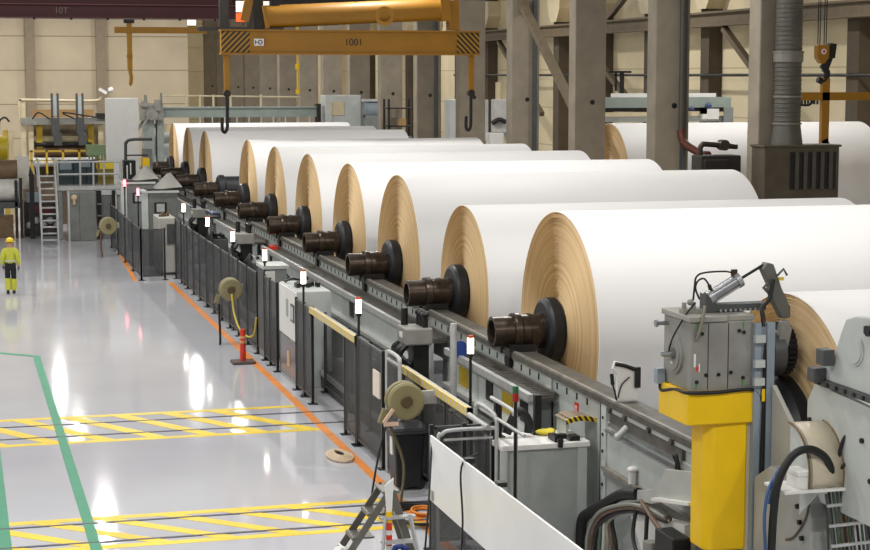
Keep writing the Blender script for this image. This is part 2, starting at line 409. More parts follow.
# ------------------------------------------------------------------ reel stand (two long rails)
st=thing('reel_stand','long light grey steel stand whose dark rail carries the row of white rolls','reel stand',(9.2,50,0))
b=MB(); b.box(9.1,9.4,24.0,93,1.45,2.2)
b.slot(1)
y=24.6
while y<75:
    b.box(9.085,9.1,y,y+.03,2.03,2.13); y+=.46
b.build('rail_beam',[LGREY,BLACKS],st)
MB().box(9.02,9.45,19.3,93,2.2,2.29).build('rail_head',RAILST,st)
b=MB()
b.box(9.05,9.11,19.3,93,2.29,2.312); b.build('rail_edge',RAILTOP,st)
for y in [27+5.56*k for k in range(12)]:
    MB().box(9.12,9.42,y,y+.35,0,1.5).build('stand_leg',LGREY,st)
for i in list(range(0,11)):
    b=MB(); b.box(9.03,9.1,Yi[i]-.12,Yi[i]+.12,1.8,2.2); b.box(9.0,9.46,Yi[i]-.3,Yi[i]-.22,2.2,2.42); b.box(9.0,9.46,Yi[i]+.22,Yi[i]+.3,2.2,2.42)
    b.build('spool_stop',BLACKS,st)
# near end panels
b=MB(); b.box(9.1,9.42,24.0,27.2,0,1.46); b.box(9.06,9.12,26.2,26.5,0,2.2); b.build('end_panel',LGREY,st,bevel=.01)
b=MB(); b.box(9.06,9.42,19.3,23.86,0,1.96); b.box(9.1,9.42,19.3,23.86,1.96,2.2); b.box(9.03,9.1,23.66,23.86,0,2.2); b.box(9.05,9.1,19.3,23.86,2.12,2.2); b.build('end_panel',LGREY,st,bevel=.01)
MB().box(9.07,9.1,23.86,24.0,0,2.2).build('panel_gap',BLACKS,st)
b=MB(); b.box(9.05,9.12,20.9,23.55,1.97,2.12); b.build('cable_slot',RAILST,st)
b=MB(); b.box(9.0,9.08,20.9,23.5,1.93,1.97); b.box(8.99,9.06,20.9,23.6,1.83,1.86); b.build('guide_strip',STEELB,st)
b=MB(); b.box(8.97,9.06,19.5,23.65,1.24,1.30); b.build('guide_strip',RAILTOP,st); MB().box(9.0,9.06,19.5,23.65,1.16,1.24).build('guide_strip',MGREY,st)
for y in (20.4,21.2,22.0,22.9,23.5):
    MB().cyl((9.0,y,2.16),(9.05,y,2.16),.045,n=10).build('bolt_head',RAILST,st)
for z in (.5,.75,1.0,1.25,1.5,1.75,2.0):
    MB().cyl((9.015,23.76,z),(9.035,23.76,z),.025,n=8).build('bolt_head',BLACKS,st)
MB().cyl((9.06,22.87,2.03),(8.92,22.87,1.9),.05,n=12).ball((8.92,22.87,1.9),.06).build('locking_knob',GALV,st)
MB().cyl((9.0,22.5,1.3),(9.0,22.5,1.5),.06,n=12).ball((9.0,22.5,1.5),.08,(1,1,.6)).build('locking_knob',WHITE,st)
b=MB(); b.box(9.085,9.1,25.0,25.16,1.74,1.98); plabel(b.build('lock_sign',REDP,st),'small red sign with white padlock mark')
b=MB(); b.box(9.078,9.085,25.05,25.11,1.79,1.86); b.tube([(9.08,25.055,1.86),(9.08,25.06,1.91),(9.08,25.08,1.925),(9.08,25.1,1.91),(9.08,25.105,1.86)],.008,6); b.build('padlock_mark',WHITE,st.children[-1])
# other side of the stand, behind the rolls
st2=thing('reel_stand','matching grey steel stand under the far ends of the white rolls','reel stand',(19.1,50,0))
MB().box(18.9,19.2,15.5,93,0,2.2).build('rail_beam',LGREY,st2); MB().box(18.85,19.25,15.5,93,2.2,2.31).build('rail_head',RAILST,st2)
# service tray in front of the stand
tr=thing('service_tray','long dark roller tray with pale edge running beside the reel stand','tray',(8.75,49,0))
b=MB()
for y0,y1 in ((25.9,30.9),(32.2,51.2),(52.8,61.2),(62.8,86)):
    b.box(8.66,9.0,y0,y1,1.86,1.92)
    yy=y0+.1
    while yy<min(y1,46): b.cyl((8.68,yy,1.93),(8.98,yy,1.93),.03,n=6); yy+=.16
b.build('roller_deck',RAILST,tr)
for y0,y1 in ((25.9,30.9),(32.2,51.2),(52.8,61.2),(62.8,86)):
    MB().box(8.58,8.67,y0,y1,1.86,1.98).build('edge_strip',GALV,tr)
    MB().box(9.0,9.05,y0,y1,1.86,2.0).build('back_edge',RAILST,tr)
    MB().box(8.68,8.74,y0,y1,.9,1.86).build('apron',LGREY,tr)
    MB().box(8.52,8.74,y0+.2,y1-.1,1.28,1.36).build('lower_ledge',GALV,tr)
for y in (26.2,28.1,33.9,39,44.4,49.8,55.4): MB().box(8.665,8.68,y,y+.4,1.44,1.78).build('vent_opening',BLACKS,tr)
for y in (27.0,29.6,42.5,48.3,54.1): MB().box(8.66,8.68,y,y+.55,1.42,1.76).build('notice_plate',M('ochre_plate','B59A22',.5),tr)
for y in [26.2+4*k for k in range(16)]: MB().box(8.74,9.1,y,y+.1,.0,1.86).build('tray_support',MGREY,tr)
# red marks on the tray
tag(MB().box(8.75,8.95,50.4,50.9,1.92,2.02).build('red_block',REDP),'small red block lying on the roller tray','block')

# walkway behind the fence
wk=thing('walkway','low dark steel walkway between fence and roller tray','walkway',(8.2,42,0))
MB().box(7.75,8.5,25.2,60.5,.0,.35).build('deck',DGREY,wk)
MB().box(7.72,7.76,25.2,60.5,.3,.42).build('kick_strip',GALV,wk)

# shaft pullers under three spools
def puller(y,lab):
    r=thing('shaft_puller',lab,'shaft puller',(8.25,y,.35),'shaft pullers at the tray')
    x,_,z=r.location
    MB().box(x-.3,x+.3,y-.35,y+.35,.35,.55).box(x-.12,x+.18,y-.2,y+.2,.55,1.98).build('pedestal',BLACKS,r)
    MB().box(x-.3,x+.22,y-.35,y+.35,1.98,2.30).build('head_housing',CASTG,r,bevel=.03)
    MB().box(x-.315,x-.3,y-.1,y+.12,2.1,2.2).build('name_plate',WHITE,r)
    b=MB()
    for dy in (-.22,.0,.22): b.cyl((x+.1,y+dy,2.30),(x+.1,y+dy,2.52),.06,n=12).ball((x+.1,y+dy,2.54),.09,(1,1,.7))
    b.cyl((x-.18,y+.25,2.30),(x-.18,y+.25,2.62),.07,n=12); b.build('clamp_cylinder',BLACKS,r)
    b=MB()
    for dy in (-.12,.12,.3): b.lathe((x+.18,y+dy-.1,2.3),(-.2,.1,1),[(0,0),(0,.045),(.3,.045),(.3,0)],10)
    b.build('piston_rod',STEELB,r)
    b=MB()
    for k in range(13):
        a=random.uniform(-.35,.35); c=random.uniform(-.35,.35); 
        b.tube([(x-.25,y+a,1.99),(x-.36,y+a+.1,1.8),(x-.3+.1*random.random(),y+c,1.45+.25*random.random()),(x-.15,y+c+.2,1.4+.3*random.random()),(x,y,1.7)],.035,6)
    b.build('hydraulic_hose',BLACKS,r)
    MB().prism([(y-.6,1.15),(y-.1,.95),(y+.5,1.1),(y+.3,1.3),(y-.1,1.4),(y-.55,1.3)],'yz',x-.4,x-.2).build('side_bracket',CASTG,r)
    return r
puller(31.6,'grey shaft puller with tangled hoses under the third spool, blue cap beside it')
puller(52.0,'grey shaft puller with red block beside it, seen between two signal lamps')
puller(62.0,'farthest grey shaft puller, near the grey hooded consoles')
tag(MB().lathe((8.62,30.2,2.07),(0,-1,.1),[(0,0),(0,.13),(.28,.15),(.28,0)],16).build('blue_plastic_piece',BLUEP),'blue plastic piece beside the nearest shaft puller','plastic piece')
# hydraulic units along the walkway
for k,(y,lab) in enumerate(((29.3,'dark valve unit on the walkway, nearest the camera'),(35.0,'dark valve unit on the walkway behind the yellow-topped opening'),(45.6,'dark valve unit on the walkway, between fence lamps four and three from the far end'),(48.9,'dark valve unit on the walkway just before the middle shaft puller'),(56.5,'farthest dark valve unit on the walkway'))):
    r=thing('valve_unit',lab,'valve unit',(8.1,y,.35),'valve units on the walkway')
    h=1.15 if y<44 else 1.75
    MB().box(7.85,8.35,y-.4,y+.4,.35,h).build('valve_block',MGREY if y<44 else DGREY,r,bevel=.03)
    b=MB()
    for q in range(6):
        yy=y-.35+.14*q; b.cyl((7.95,yy,h),(7.95,yy,h+.17),.05,n=8); b.cyl((8.2,yy,h),(8.2,yy,h+.13),.04,n=8)
    b.box(7.88,8.3,y-.38,y+.38,h,h+.04)
    b.build('valve_row',GALV if k%2 else BLACKS,r)
    b=MB()
    for q in range(7): b.tube([(7.9+.06*q,y-.3+.1*q,h+.1),(7.8,y-.5+.15*q,h+.25-.05*q),(7.78,y-.7+.2*q,h-.2),(7.84,y-.4+.12*q,h-.5)],.035,6)
    for q in range(4): b.tube([(7.86,y-.3+.2*q,.9),(7.7,y-.25+.2*q,.6),(7.74,y+.1*q,.44),(7.8,y+.5+.1*q,.4)],.028,6)
    b.build('valve_hose',CABLE,r)

# ------------------------------------------------------------------ safety fence on the aisle side
def fence(name,label,panels,zt=2.05,mat=None,axis='y',c=7.17,zb=.14,rail=True,posts=None,group='mesh fence runs'):
    lo=min(min(p) for p in panels); hi=max(max(p) for p in panels)
    loc=(c,(lo+hi)/2,0) if axis=='y' else ((lo+hi)/2,c,0)
    r=thing(name,label,'fence',loc,group); mat=mat or MESH
    def bx(b,a0,a1,c0,c1,z0,z1):
        return b.box(c0,c1,a0,a1,z0,z1) if axis=='y' else b.box(a0,a1,c0,c1,z0,z1)
    for a0,a1 in panels:
        b=MB(); bx(b,a0+.06,a1-.06,c-.012,c+.012,zb,zt); b.build('mesh_panel',mat,r)
        b=MB(); bx(b,a0+.05,a1-.05,c-.018,c+.018,zt-.03,zt+.012); bx(b,a0+.05,a1-.05,c-.018,c+.018,zb-.02,zb+.02); 
        bx(b,a0+.05,a0+.085,c-.018,c+.018,zb,zt); bx(b,a1-.085,a1-.05,c-.018,c+.018,zb,zt); b.build('panel_frame',DGREY,r)
    for a in (posts or sorted(set([p for q in panels for p in q]))):
        b=MB(); bx(b,a-.03,a+.03,c-.03,c+.03,0,zt+.04); bx(b,a-.1,a+.1,c-.1,c+.1,0,.015); b.build('post',BLACKS,r)
    return r
P=[(43.4+1.55*k,43.4+1.55*(k+1)) for k in range(11)]
fence('safety_fence','long dark mesh fence run behind the orange line, with hose reel on it',P)
fence('safety_fence','short dark mesh fence panels between the two white-faced control cabinets',[(40.55,41.5),(41.5,42.3)],zt=2.1)
fence('safety_fence','narrow dark mesh panel at the near side of the big white-faced cabinet',[(36.3,37.2),(37.2,38.1)],zt=2.05)
fence('safety_fence','narrow dark mesh panel at the near post of the barrier opening',[(32.0,33.0)],zt=1.98)
fence('safety_fence','dark mesh panel carrying a white paper sheet',[(29.85,31.9)],zt=2.1)
fence('safety_fence','dark mesh fence under the near striped yellow bar, behind the wheelie bin',[(25.9,27.3),(27.3,28.8),(28.8,30.2)],zt=1.68,mat=MESHC,c=7.62)
fence('safety_fence','clear wire fence between walkway and roller tray',[(25.2,27.1),(27.1,29.0),(29.0,31.0)],zt=1.5,mat=MESHC,c=7.70)
fence('safety_fence','clear wire fence on the walkway beyond the barrier opening',[(33.2,35.2),(35.2,37.6)],zt=1.75,mat=MESHC,c=7.72)
fence('safety_fence','dark mesh fence crossing behind the white sheet panel',[(6.6,7.1),(7.1,7.55)],zt=1.85,axis='x',c=24.45)
fence('safety_fence','far dark mesh fence by the short orange line',[(60.2,63.2),(63.2,66.2),(66.2,69.2),(69.2,72.2)],zt=1.75,c=5.95)
fence('safety_fence','dark mesh fence turning the corner beside the tall grey cabinet',[(5.95,6.75)],zt=1.75,axis='x',c=60.2)
tag(MB().box(7.12,7.15,29.95,30.45,1.25,1.72).build('paper_notice',M('notice_paper','E8DCCB',.7,var=.03)),'white paper sheet fixed to the mesh panel','notice')
for (y0,y1,bx_,bz,lab) in ((31.95,36.35,7.17,1.98,'yellow and white striped bar over the fence opening, by the big white-faced cabinet'),(25.9,30.2,7.62,1.70,'near yellow and white striped bar above the wheelie bin')):
    r=thing('barrier_bar',lab,'barrier bar',(bx_,(y0+y1)/2,bz),'striped barrier bars')
    MB().box(bx_-.06,bx_,y0,y1,bz-.01,bz+.12).build('bar',HAZB,r); MB().box(bx_,bx_+.07,y0,y1,bz+.04,bz+.1).build('back_rail',GALV,r)
    for yy in (y0,y1-.05): MB().box(bx_-.05,bx_+.05,yy,yy+.05,bz-.08,bz+.12).build('end_bracket',BLACKS,r)
g=thing('fence_gate','narrow dark gate with a rounded pale top rail','gate',(7.17,29.1,0))
MB().box(7.16,7.18,28.66,29.5,.1,2.0).build('mesh_panel',MESH,g)
MB().tube([(7.17,29.55,0),(7.17,29.55,2.0),(7.17,29.5,2.14),(7.17,29.4,2.2),(7.17,28.8,2.2),(7.17,28.68,2.14),(7.17,28.62,2.0),(7.17,28.62,0)],.035,8).build('gate_frame',GALV,g)
MB().tube([(7.17,29.5,2.06),(7.17,28.68,2.06)],.025,8).build('cross_rail',GALV,g)
# hand rails near the grey control cabinet
g=thing('handrail','bent steel handrail loops beside the near striped bar','handrail',(7.5,24.4,0))
MB().tube([(7.5,25.2,.0),(7.5,25.2,1.8),(7.5,25.12,2.0),(7.5,24.95,2.06),(7.5,24.3,2.05),(7.5,24.15,1.98),(7.5,24.1,1.8),(7.5,24.1,0)],.03,8).build('rail_loop',GALV,g)
MB().tube([(7.6,24.7,2.2),(7.6,23.75,2.2),(7.6,23.6,2.15),(7.6,23.5,2.0),(7.6,23.5,0)],.03,8).build('rail_loop',GALV,g)
MB().tube([(7.5,24.9,2.0),(7.55,22.95,1.97)],.025,8).build('top_rail',GALV,g); MB().tube([(7.4,25.2,1.85),(7.4,24.2,1.85)],.045,8).build('lower_rail',GALV,g)
g=thing('handrail','straight double steel handrail crossing behind the white sheet panel','handrail',(7.2,24.3,0))
MB().tube([(6.66,24.3,0),(6.66,24.3,1.6),(6.72,24.3,1.76),(6.88,24.3,1.82),(7.56,24.3,1.82)],.03,8).build('top_rail',GALV,g)
MB().tube([(6.75,24.3,1.68),(7.5,24.3,1.68)],.02,8).build('lower_rail',GALV,g); MB().tube([(7.56,24.3,0),(7.56,24.3,1.82)],.03,8).build('rail_post',GALV,g)
tag(MB().cyl((8.2,28.9,.35),(8.2,28.9,2.72),.06,n=12).build('steel_post',GALV),'plain grey steel post rising from the walkway beside the lit lamp','post')
# white sheet panel in the foreground
g=thing('sheet_barrier','white plastic sheet barrier with dark mesh below, in the near foreground','barrier',(6.3,19,0))
MB().box(6.27,6.3,14.5,23.3,1.05,1.98).build('white_sheet',PLEXI,g,bevel=.006)
MB().box(6.285,6.31,14.5,23.3,.1,1.05).build('mesh_panel',MESH,g)
for y in (23.32,20.4,17.5,14.6): MB().box(6.30,6.36,y-.03,y+.03,0,1.9).build('post',DGREY,g)
for y in (23.2,19.9): MB().box(6.25,6.27,y-.1,y,1.08,1.22).build('hinge',STEELB,g)
for y in (21.6,20.2): MB().box(6.28,6.4,y-.08,y+.05,1.96,2.02).build('top_clip',BLACKS,g)
# signal lamps
def lamp(x,y,z0,zt,lab,mat=LAMPW,cap='C8552E',name='signal_lamp',group='lit signal lamps on poles'):
    r=thing(name,lab,'signal lamp',(x,y,z0),group)
    MB().cyl((x,y,z0),(x,y,zt-.3),.025,n=8).box(x-.07,x+.07,y-.07,y+.07,z0,z0+.015).build('pole',BLACKS,r)
    MB().cyl((x,y,zt-.30),(x,y,zt-.04),.055,n=14).build('lit_lens',mat,r)
    MB().cyl((x,y,zt-.04),(x,y,zt+.005),.05,n=12).build('cap',M('lamp_cap',cap,.4),r)
    MB().cyl((x,y,zt-.36),(x,y,zt-.30),.05,n=12).build('socket',BLACKS,r)
for k,(x,y,zt) in enumerate(((8.2,27.85,2.66),(7.2,31.93,2.84),(7.2,37.4,2.77),(7.2,42.4,2.77),(7.2,47.6,2.77),(7.2,52.6,2.77),(7.2,58.4,2.77))):
    lamp(x,y,.35 if x>8 else 0,zt,('%s white-lit signal lamp from the camera'%['nearest','second','third','fourth','fifth','sixth','seventh and farthest'][k]))
lamp(6.45,66,0,2.82,'pink-lit signal lamp before the nearer grey hooded console',LAMPP,'F0B0B8',group='pink signal lamps')
lamp(6.32,70,0,2.92,'pink-lit signal lamp before the farther grey hooded console',LAMPP,'F0B0B8',group='pink signal lamps')
r=thing('signal_tower','unlit signal tower with green over red lens by the grey control cabinet','signal lamp',(7.56,23.4,0))
MB().cyl((7.56,23.4,0),(7.56,23.4,2.38),.025,n=8).build('pole',BLACKS,r)
MB().cyl((7.56,23.4,2.38),(7.56,23.4,2.5),.045,n=14).build('red_lens',M('red_lens','A8201C',.3),r); MB().cyl((7.56,23.4,2.5),(7.56,23.4,2.6),.045,n=14).build('green_lens',M('green_lens','1E6B3E',.3),r)
# hose reels
def reel(x,y,z,R,lab,ax=7.1,drop=True):
    r=thing('hose_reel',lab,'hose reel',(x,y,z-R),'hose reels')
    MB().lathe((x,y-.12,z),(0,1,0),[(0,.10),(0,R-.04),(.02,R),(.08,R),(.10,R-.02),(.10,R-.09),(.22,R-.09),(.22,R-.02),(.24,R),(.29,R),(.31,R-.04),(.31,0)],32).build('drum',REELG,r)
    MB().lathe((x,y-.17,z),(0,1,0),[(0,0),(0,.09),(.06,.11),(.06,0)],20).build('hub',M('hub_brown','5A4A30',.5),r)
    MB().bar((x,y+.2,z),(ax,y+.2,z),.06,.22).build('wall_bracket',GALV,r)
    MB().bar((x-R-.02,y,z-R*.4),(x-R-.1,y,z-R-.05),.08,.1).build('hose_guide',REELG,r)
    return r
r=reel(6.75,45.06,1.45,.3,'hose reel with hanging yellow hose on the long fence')
MB().tube([(6.75,44.9,1.35),(6.78,44.7,.85),(6.85,44.2,.5),(6.98,43.8,.38),(7.08,43.4,.5),(7.1,43.15,.95)],.026,8).build('hose',HOSEY,r)
MB().tube([(6.42,44.95,1.1),(6.44,44.95,.3),(6.44,44.95,.02)],.03,6).build('end_cable',CABLE,r)
r=reel(7.0,27.6,1.66,.31,'nearest hose reel, above the black wheelie bin',ax=7.6)
MB().tube([(6.68,27.5,1.35),(6.9,27.48,.8),(6.93,27.4,.5),(6.85,27.3,.02)],.025,8).build('hose',M('olive_hose','5C5638',.5),r)
MB().tube([(6.66,27.5,1.3),(6.5,27.4,.8),(6.38,27.3,.3),(6.36,27.3,.12)],.018,6).build('end_cable',CABLE,r)
MB().box(6.6,6.84,27.4,27.46,1.28,1.34).bar((6.6,27.43,1.34),(6.76,27.43,1.56),.05,.05).build('clip',M('pale_clip','DDBFA8',.5),r)
r=reel(5.5,68.2,1.22,.34,'far pale hose reel in front of the grey tank',ax=5.95)
MB().tube([(5.22,68.1,1.0),(5.2,68.1,.5),(5.25,68.1,.02)],.035,6).build('end_cable',M('brown_cable','6A4A38',.6),r)
# red bollard
r=thing('bollard','red flexible bollard with reflective bands on the orange line','bollard',(6.57,42.0,0))
MB().cyl((6.57,42,.06),(6.57,42,.84),.075,.065,n=16).build('tube',REDP,r); MB().box(6.29,6.85,41.75,42.25,0,.07).build('base_plate',M('base_brown','5A4A42',.6),r,bevel=.02)
for z in (.5,.62): MB().cyl((6.57,42,z),(6.57,42,z+.06),.078,n=16).build('reflective_band',M('band_silver','D8A870',.3),r)
# control cabinets in the fence line
r=thing('control_cabinet','big control cabinet with white left face and grey front, behind the fence','cabinet',(7.6,39.2,0))
MB().box(7.22,8.0,38.25,40.4,.0,2.18).build('body',LGREY,r,bevel=.015)
MB().box(7.19,7.225,38.27,40.38,1.02,2.16).build('white_panel',WHITE,r,bevel=.01); MB().box(7.19,7.225,38.27,40.38,.08,1.0).build('glazed_door',M('grey_door','6E7274',.2,var=.1),r)
MB().box(7.17,7.195,38.45,38.85,1.45,1.85).build('display_frame',DGREY,r); MB().box(7.165,7.175,38.5,38.8,1.5,1.8).build('display_screen',M('screen_grey','B8BCC0',.2),r)
MB().box(7.17,7.195,39.2,39.4,1.5,1.9).build('label_plate',M('plate_grey','9FA3A2',.5),r); MB().box(7.17,7.195,39.1,39.3,.35,.7).build('door_sticker',M('pale_orange','D8B490',.5),r)
b=MB()
for k in range(7): b.box(7.35+.08*k,7.42+.08*k,39.0+.15*(k%3),39.3+.17*(k%3),2.18,2.28)
b.tube([(7.3,40.2,2.2),(7.4,39.8,2.3),(7.6,39.9,2.25),(7.8,39.5,2.2)],.03,6); b.build('roof_valve',BLACKS,r)
r=thing('control_cabinet','narrow control cabinet with white upper front, between fence runs','cabinet',(7.7,42.9,0))
MB().box(7.2,7.75,42.4,43.35,0,2.25).build('body',MGREY,r,bevel=.015); MB().box(7.2,7.45,42.37,42.4,1.05,2.2).build('white_panel',WHITE,r); MB().box(7.15,7.8,42.35,43.4,2.25,2.33).build('top_plate',LGREY,r)
MB().box(7.17,7.2,42.45,43.3,.2,2.2).build('side_door',DGREY,r)
r=thing('control_cabinet','tall pale grey cabinet with small side box, near the hooded consoles','cabinet',(7.05,62.4,0))
MB().box(6.72,7.32,61.6,63.4,.08,2.02).build('body',M('pale_grey_cabinet','C2C0B8',.5,var=.05),r,bevel=.03); MB().box(6.75,7.3,61.65,63.3,0,.08).build('plinth',DGREY,r)
MB().box(7.0,7.26,61.5,61.6,1.1,1.8).build('recess_panel',DGREY,r); MB().box(7.3,7.6,61.35,61.7,1.05,1.85).build('side_box',LGREY,r,bevel=.02)
MB().cyl((7.45,61.5,0),(7.45,61.5,1.05),.06,n=10).build('side_post',GALV,r); b=MB()
for k in range(4): b.box(6.8+.1*k,6.87+.1*k,62+.1*k,62.3+.1*k,2.02,2.1+.05*(k%2))
b.build('roof_fitting',BROWN,r)
r=thing('control_cabinet','low wide grey control cabinet with white worktop in the near foreground','cabinet',(8.2,24.4,0))
MB().box(7.6,8.82,24.0,24.8,0,1.54).build('body',M('cabinet_midgrey','A3A8A5',.45,var=.06),r,bevel=.015); MB().box(7.52,8.9,23.93,24.85,1.54,1.62).build('worktop',WHITE,r,bevel=.012); MB().box(8.72,8.86,23.97,24.02,0,1.54).build('corner_strip',LGREY,r)
MB().box(7.52,7.62,23.95,24.0,0,1.54).build('corner_strip',LGREY,r)
# things on the worktop
for k,(x,y,h) in enumerate(((7.62,24.55,.55),(8.26,24.6,.6))):
    tag(MB().box(x,x+.1,y,y+.1,1.62,1.62+h).box(x-.04,x+.14,y-.04,y+.14,1.62,1.64).build('black_upright',BLACKS),'black upright on the white worktop, %s of the two'%('left' if k==0 else 'right'),'upright','uprights on the worktop')
tag(MB().tube([(7.78,24.5,1.68),(7.9,24.5,1.95),(8.0,24.5,2.0),(8.12,24.5,1.85),(8.12,24.5,1.68)],.07,8).build('black_hose_bundle',CABLE),'black hose bundle between the two uprights on the worktop','hose')
r=tag(MB().box(8.36,8.46,23.98,24.3,1.62,1.70).box(8.4,8.55,24.0,24.1,1.66,1.73).cyl((8.42,23.9,1.66),(8.42,23.9,1.56),.04,n=10).box(8.38,8.46,23.88,24.0,1.63,1.68).build('clamp',BLACKS),'black clamp at the front edge of the white worktop','clamp')
tag(MB().box(8.6,8.66,24.0,24.2,1.62,1.68).box(8.65,8.76,24.0,24.2,1.62,1.69).build('clamp_block',BLACKS),'small black blocks at the right front of the worktop','block')
tag(MB().ball((8.4,24.55,1.665),.1,(1.5,1.2,.45)).ball((8.5,24.6,1.665),.07,(1.2,1.5,.6)).build('yellow_gloves',M('glove_yellow','D8C83C',.8)),'crumpled yellow work gloves on the worktop','gloves')
r=thing('curved_guard','small curved guard edged in yellow and black stripes on the worktop','guard',(8.7,24.5,1.62))
arc=[(24.3+.0,2.0)]
n=10
b=MB(); b2=MB()
pts=[(8.62+.62*t, 1.76+.16*math.sin(PI*(.25+.62*t))) for t in [k/n for k in range(n+1)]]
for (xa,za),(xb,zb) in zip(pts[:-1],pts[1:]):
    b.add([(xa,24.25,za),(xb,24.25,zb),(xb,24.75,zb),(xa,24.75,za)],[(0,1,2,3)])
    b2.add([(xa,24.22,za-.05),(xb,24.22,zb-.05),(xb,24.22,zb+.02),(xa,24.22,za+.02)],[(0,1,2,3)]); b2.add([(xa,24.27,za+.02),(xb,24.27,zb+.02),(xb,24.22,zb+.02),(xa,24.22,za+.02)],[(0,1,2,3)])
o=b.build('shell',M('guard_tan','8E7E68',.5),r); s=o.modifiers.new('t','SOLIDIFY'); s.thickness=.02
o=b2.build('striped_edge',striped('edge_stripes','E2C21C','1C1710',(0,2),.085,.6),r)
MB().box(8.64,8.68,24.28,24.7,1.62,1.86).build('guard_side',LGREY,r)
# wheelie bin
r=thing('wheelie_bin','black wheelie bin with lid and wheels under the hose reel','bin',(7.2,28.35,0))
b=MB(); vs=[(6.99,28.12,.06),(7.41,28.12,.06),(7.41,28.58,.06),(6.99,28.58,.06),(6.93,28.05,.98),(7.47,28.05,.98),(7.47,28.68,.98),(6.93,28.68,.98)]
b.add(vs,[(0,3,2,1),(4,5,6,7),(0,1,5,4),(1,2,6,5),(2,3,7,6),(3,0,4,7)]); BINB=M('bin_black','1E2024',.4,var=.1); b.build('body',BINB,r,bevel=.03)
b=MB(); b.box(6.9,7.52,28.0,28.72,.98,1.03); b.prism([(28.02,1.03),(28.7,1.03),(28.66,1.11),(28.3,1.14),(28.06,1.09)],'yz',6.93,7.5); b.bar((7.5,28.05,1.04),(7.62,28.2,.98),.06,.06); b.build('lid',BINB,r,bevel=.02)
for y in (28.2,28.58): MB().lathe((7.4,y-.03,.1),(0,1,0),[(0,0),(0,.1),(.07,.1),(.07,0)],20).build('wheel',BLACKR,r)
MB().box(6.925,6.965,28.2,28.36,.62,.92).build('bin_sticker',WHITE,r)
# coils on floor
b=MB()
for k in range(4): b.tube([(6.95+(.34+.04*k)*math.cos(a)*1.2-.03*k,26.3+(.55+.05*k)*math.sin(a),.03+.02*k) for a in [2*PI*j/14 for j in range(14)]],.02,6,closed=True)
tag(b.build('cable_coil',CABLE),'black cable coil lying over the orange line','cable coil')
b=MB()
for k in range(2): b.tube([(7.05+(.17+.03*k)*math.cos(a),26.55+(.24+.03*k)*math.sin(a),.03+.03*k) for a in [2*PI*j/12 for j in range(12)]],.022,6,closed=True)
tag(b.build('cable_coil',ORANGE),'small orange cable coil inside the black coil','cable coil')
b=MB()
for k in range(4): b.tube([(6.62+(.22-.04*k)*math.cos(a),31.0+(.5-.07*k)*math.sin(a),.03+.015*k) for a in [2*PI*j/14 for j in range(14)]],.03,6,closed=True)
tag(b.build('hose_coil',M('beige_hose','CDB79A',.6)),'beige hose coil on the floor at the foot of the mesh panel','hose coil')
for pts,lab in ((((6.3,23.3,1.98),(6.15,22.9,1.2),(6.0,22.6,.4),(5.95,22.5,.02)),'left thin black cable hanging over the white sheet barrier'),
    (((6.5,21.7,2.05),(6.24,21.6,1.9),(6.2,21.4,1.2),(6.1,21.2,.4),(6.05,21.1,.02)),'middle thin black cable hanging over the white sheet barrier')):
    tag(MB().tube(pts,.014,6).build('hanging_cable',CABLE),lab,'cable','cables over the sheet barrier')

# ------------------------------------------------------------------ yellow gearbox column and unwind station
g=thing('gearbox_column','yellow column carrying a grey gearbox, right foreground in front of the rolls','gearbox column',(8.7,19.5,0))
b=MB(); b.prism([(8.54,19.2),(8.62,19.08),(9.04,19.06),(9.09,19.1),(9.09,19.55),(8.54,19.55)],'xy',1.40,3.05); b.build('column',YEL,g,bevel=.03)
b=MB(); b.prism([(8.25,19.02),(9.12,19.02),(9.12,19.9),(8.25,19.9)],'xy',2.98,3.38); b.build('collar',YEL,g,bevel=.012)
MB().box(8.6,9.05,19.15,19.5,.14,1.40).build('pedestal',DGREY,g)
MB().box(9.05,9.13,19.08,19.6,1.2,2.98).build('rear_plate',BEIGE,g)
MB().box(8.30,9.10,19.05,19.88,3.38,4.22).build('gearbox_housing',CASTG,g,bevel=.015)
b=MB(); b.prism([(8.27,19.02),(8.75,19.02),(8.8,19.05),(9.12,19.05),(9.12,19.9),(8.27,19.9)],'xy',4.22,4.29); b.build('top_plate',M('top_plate_grey','9A9990',.45,.2),g,bevel=.01)
for x in (8.52,8.78): MB().box(x,x+.008,19.045,19.055,3.4,4.2).build('housing_seam',BLACKS,g)
for (x,z) in ((8.38,4.05),(8.98,4.08),(8.38,3.5),(8.98,3.53),(8.5,3.58),(8.66,3.58),(8.82,3.6),(8.44,4.08),(8.92,4.1)):
    MB().cyl((x,19.03,z),(x,19.055,z),.022,n=10).build('bolt',BLACKS,g)
b=MB()
for x,z in ((8.37,4.12),(8.97,4.12),(8.37,3.42),(8.97,3.42)): b.box(x,x+.012,19.044,19.052,z,z+.09)
plabel(b.build('paint_mark',M('mark_green','3E9A3A',.5),g),'green paint marks at the housing corners')
b=MB(); b.box(8.34,8.365,19.044,19.052,3.68,3.84); b.box(8.405,8.42,19.044,19.052,3.62,3.72); b.build('level_tag',WHITE,g)
plabel(MB().box(8.37,8.40,19.044,19.052,3.63,3.69).build('warning_tag',REDP,g),'tiny red warning tag')
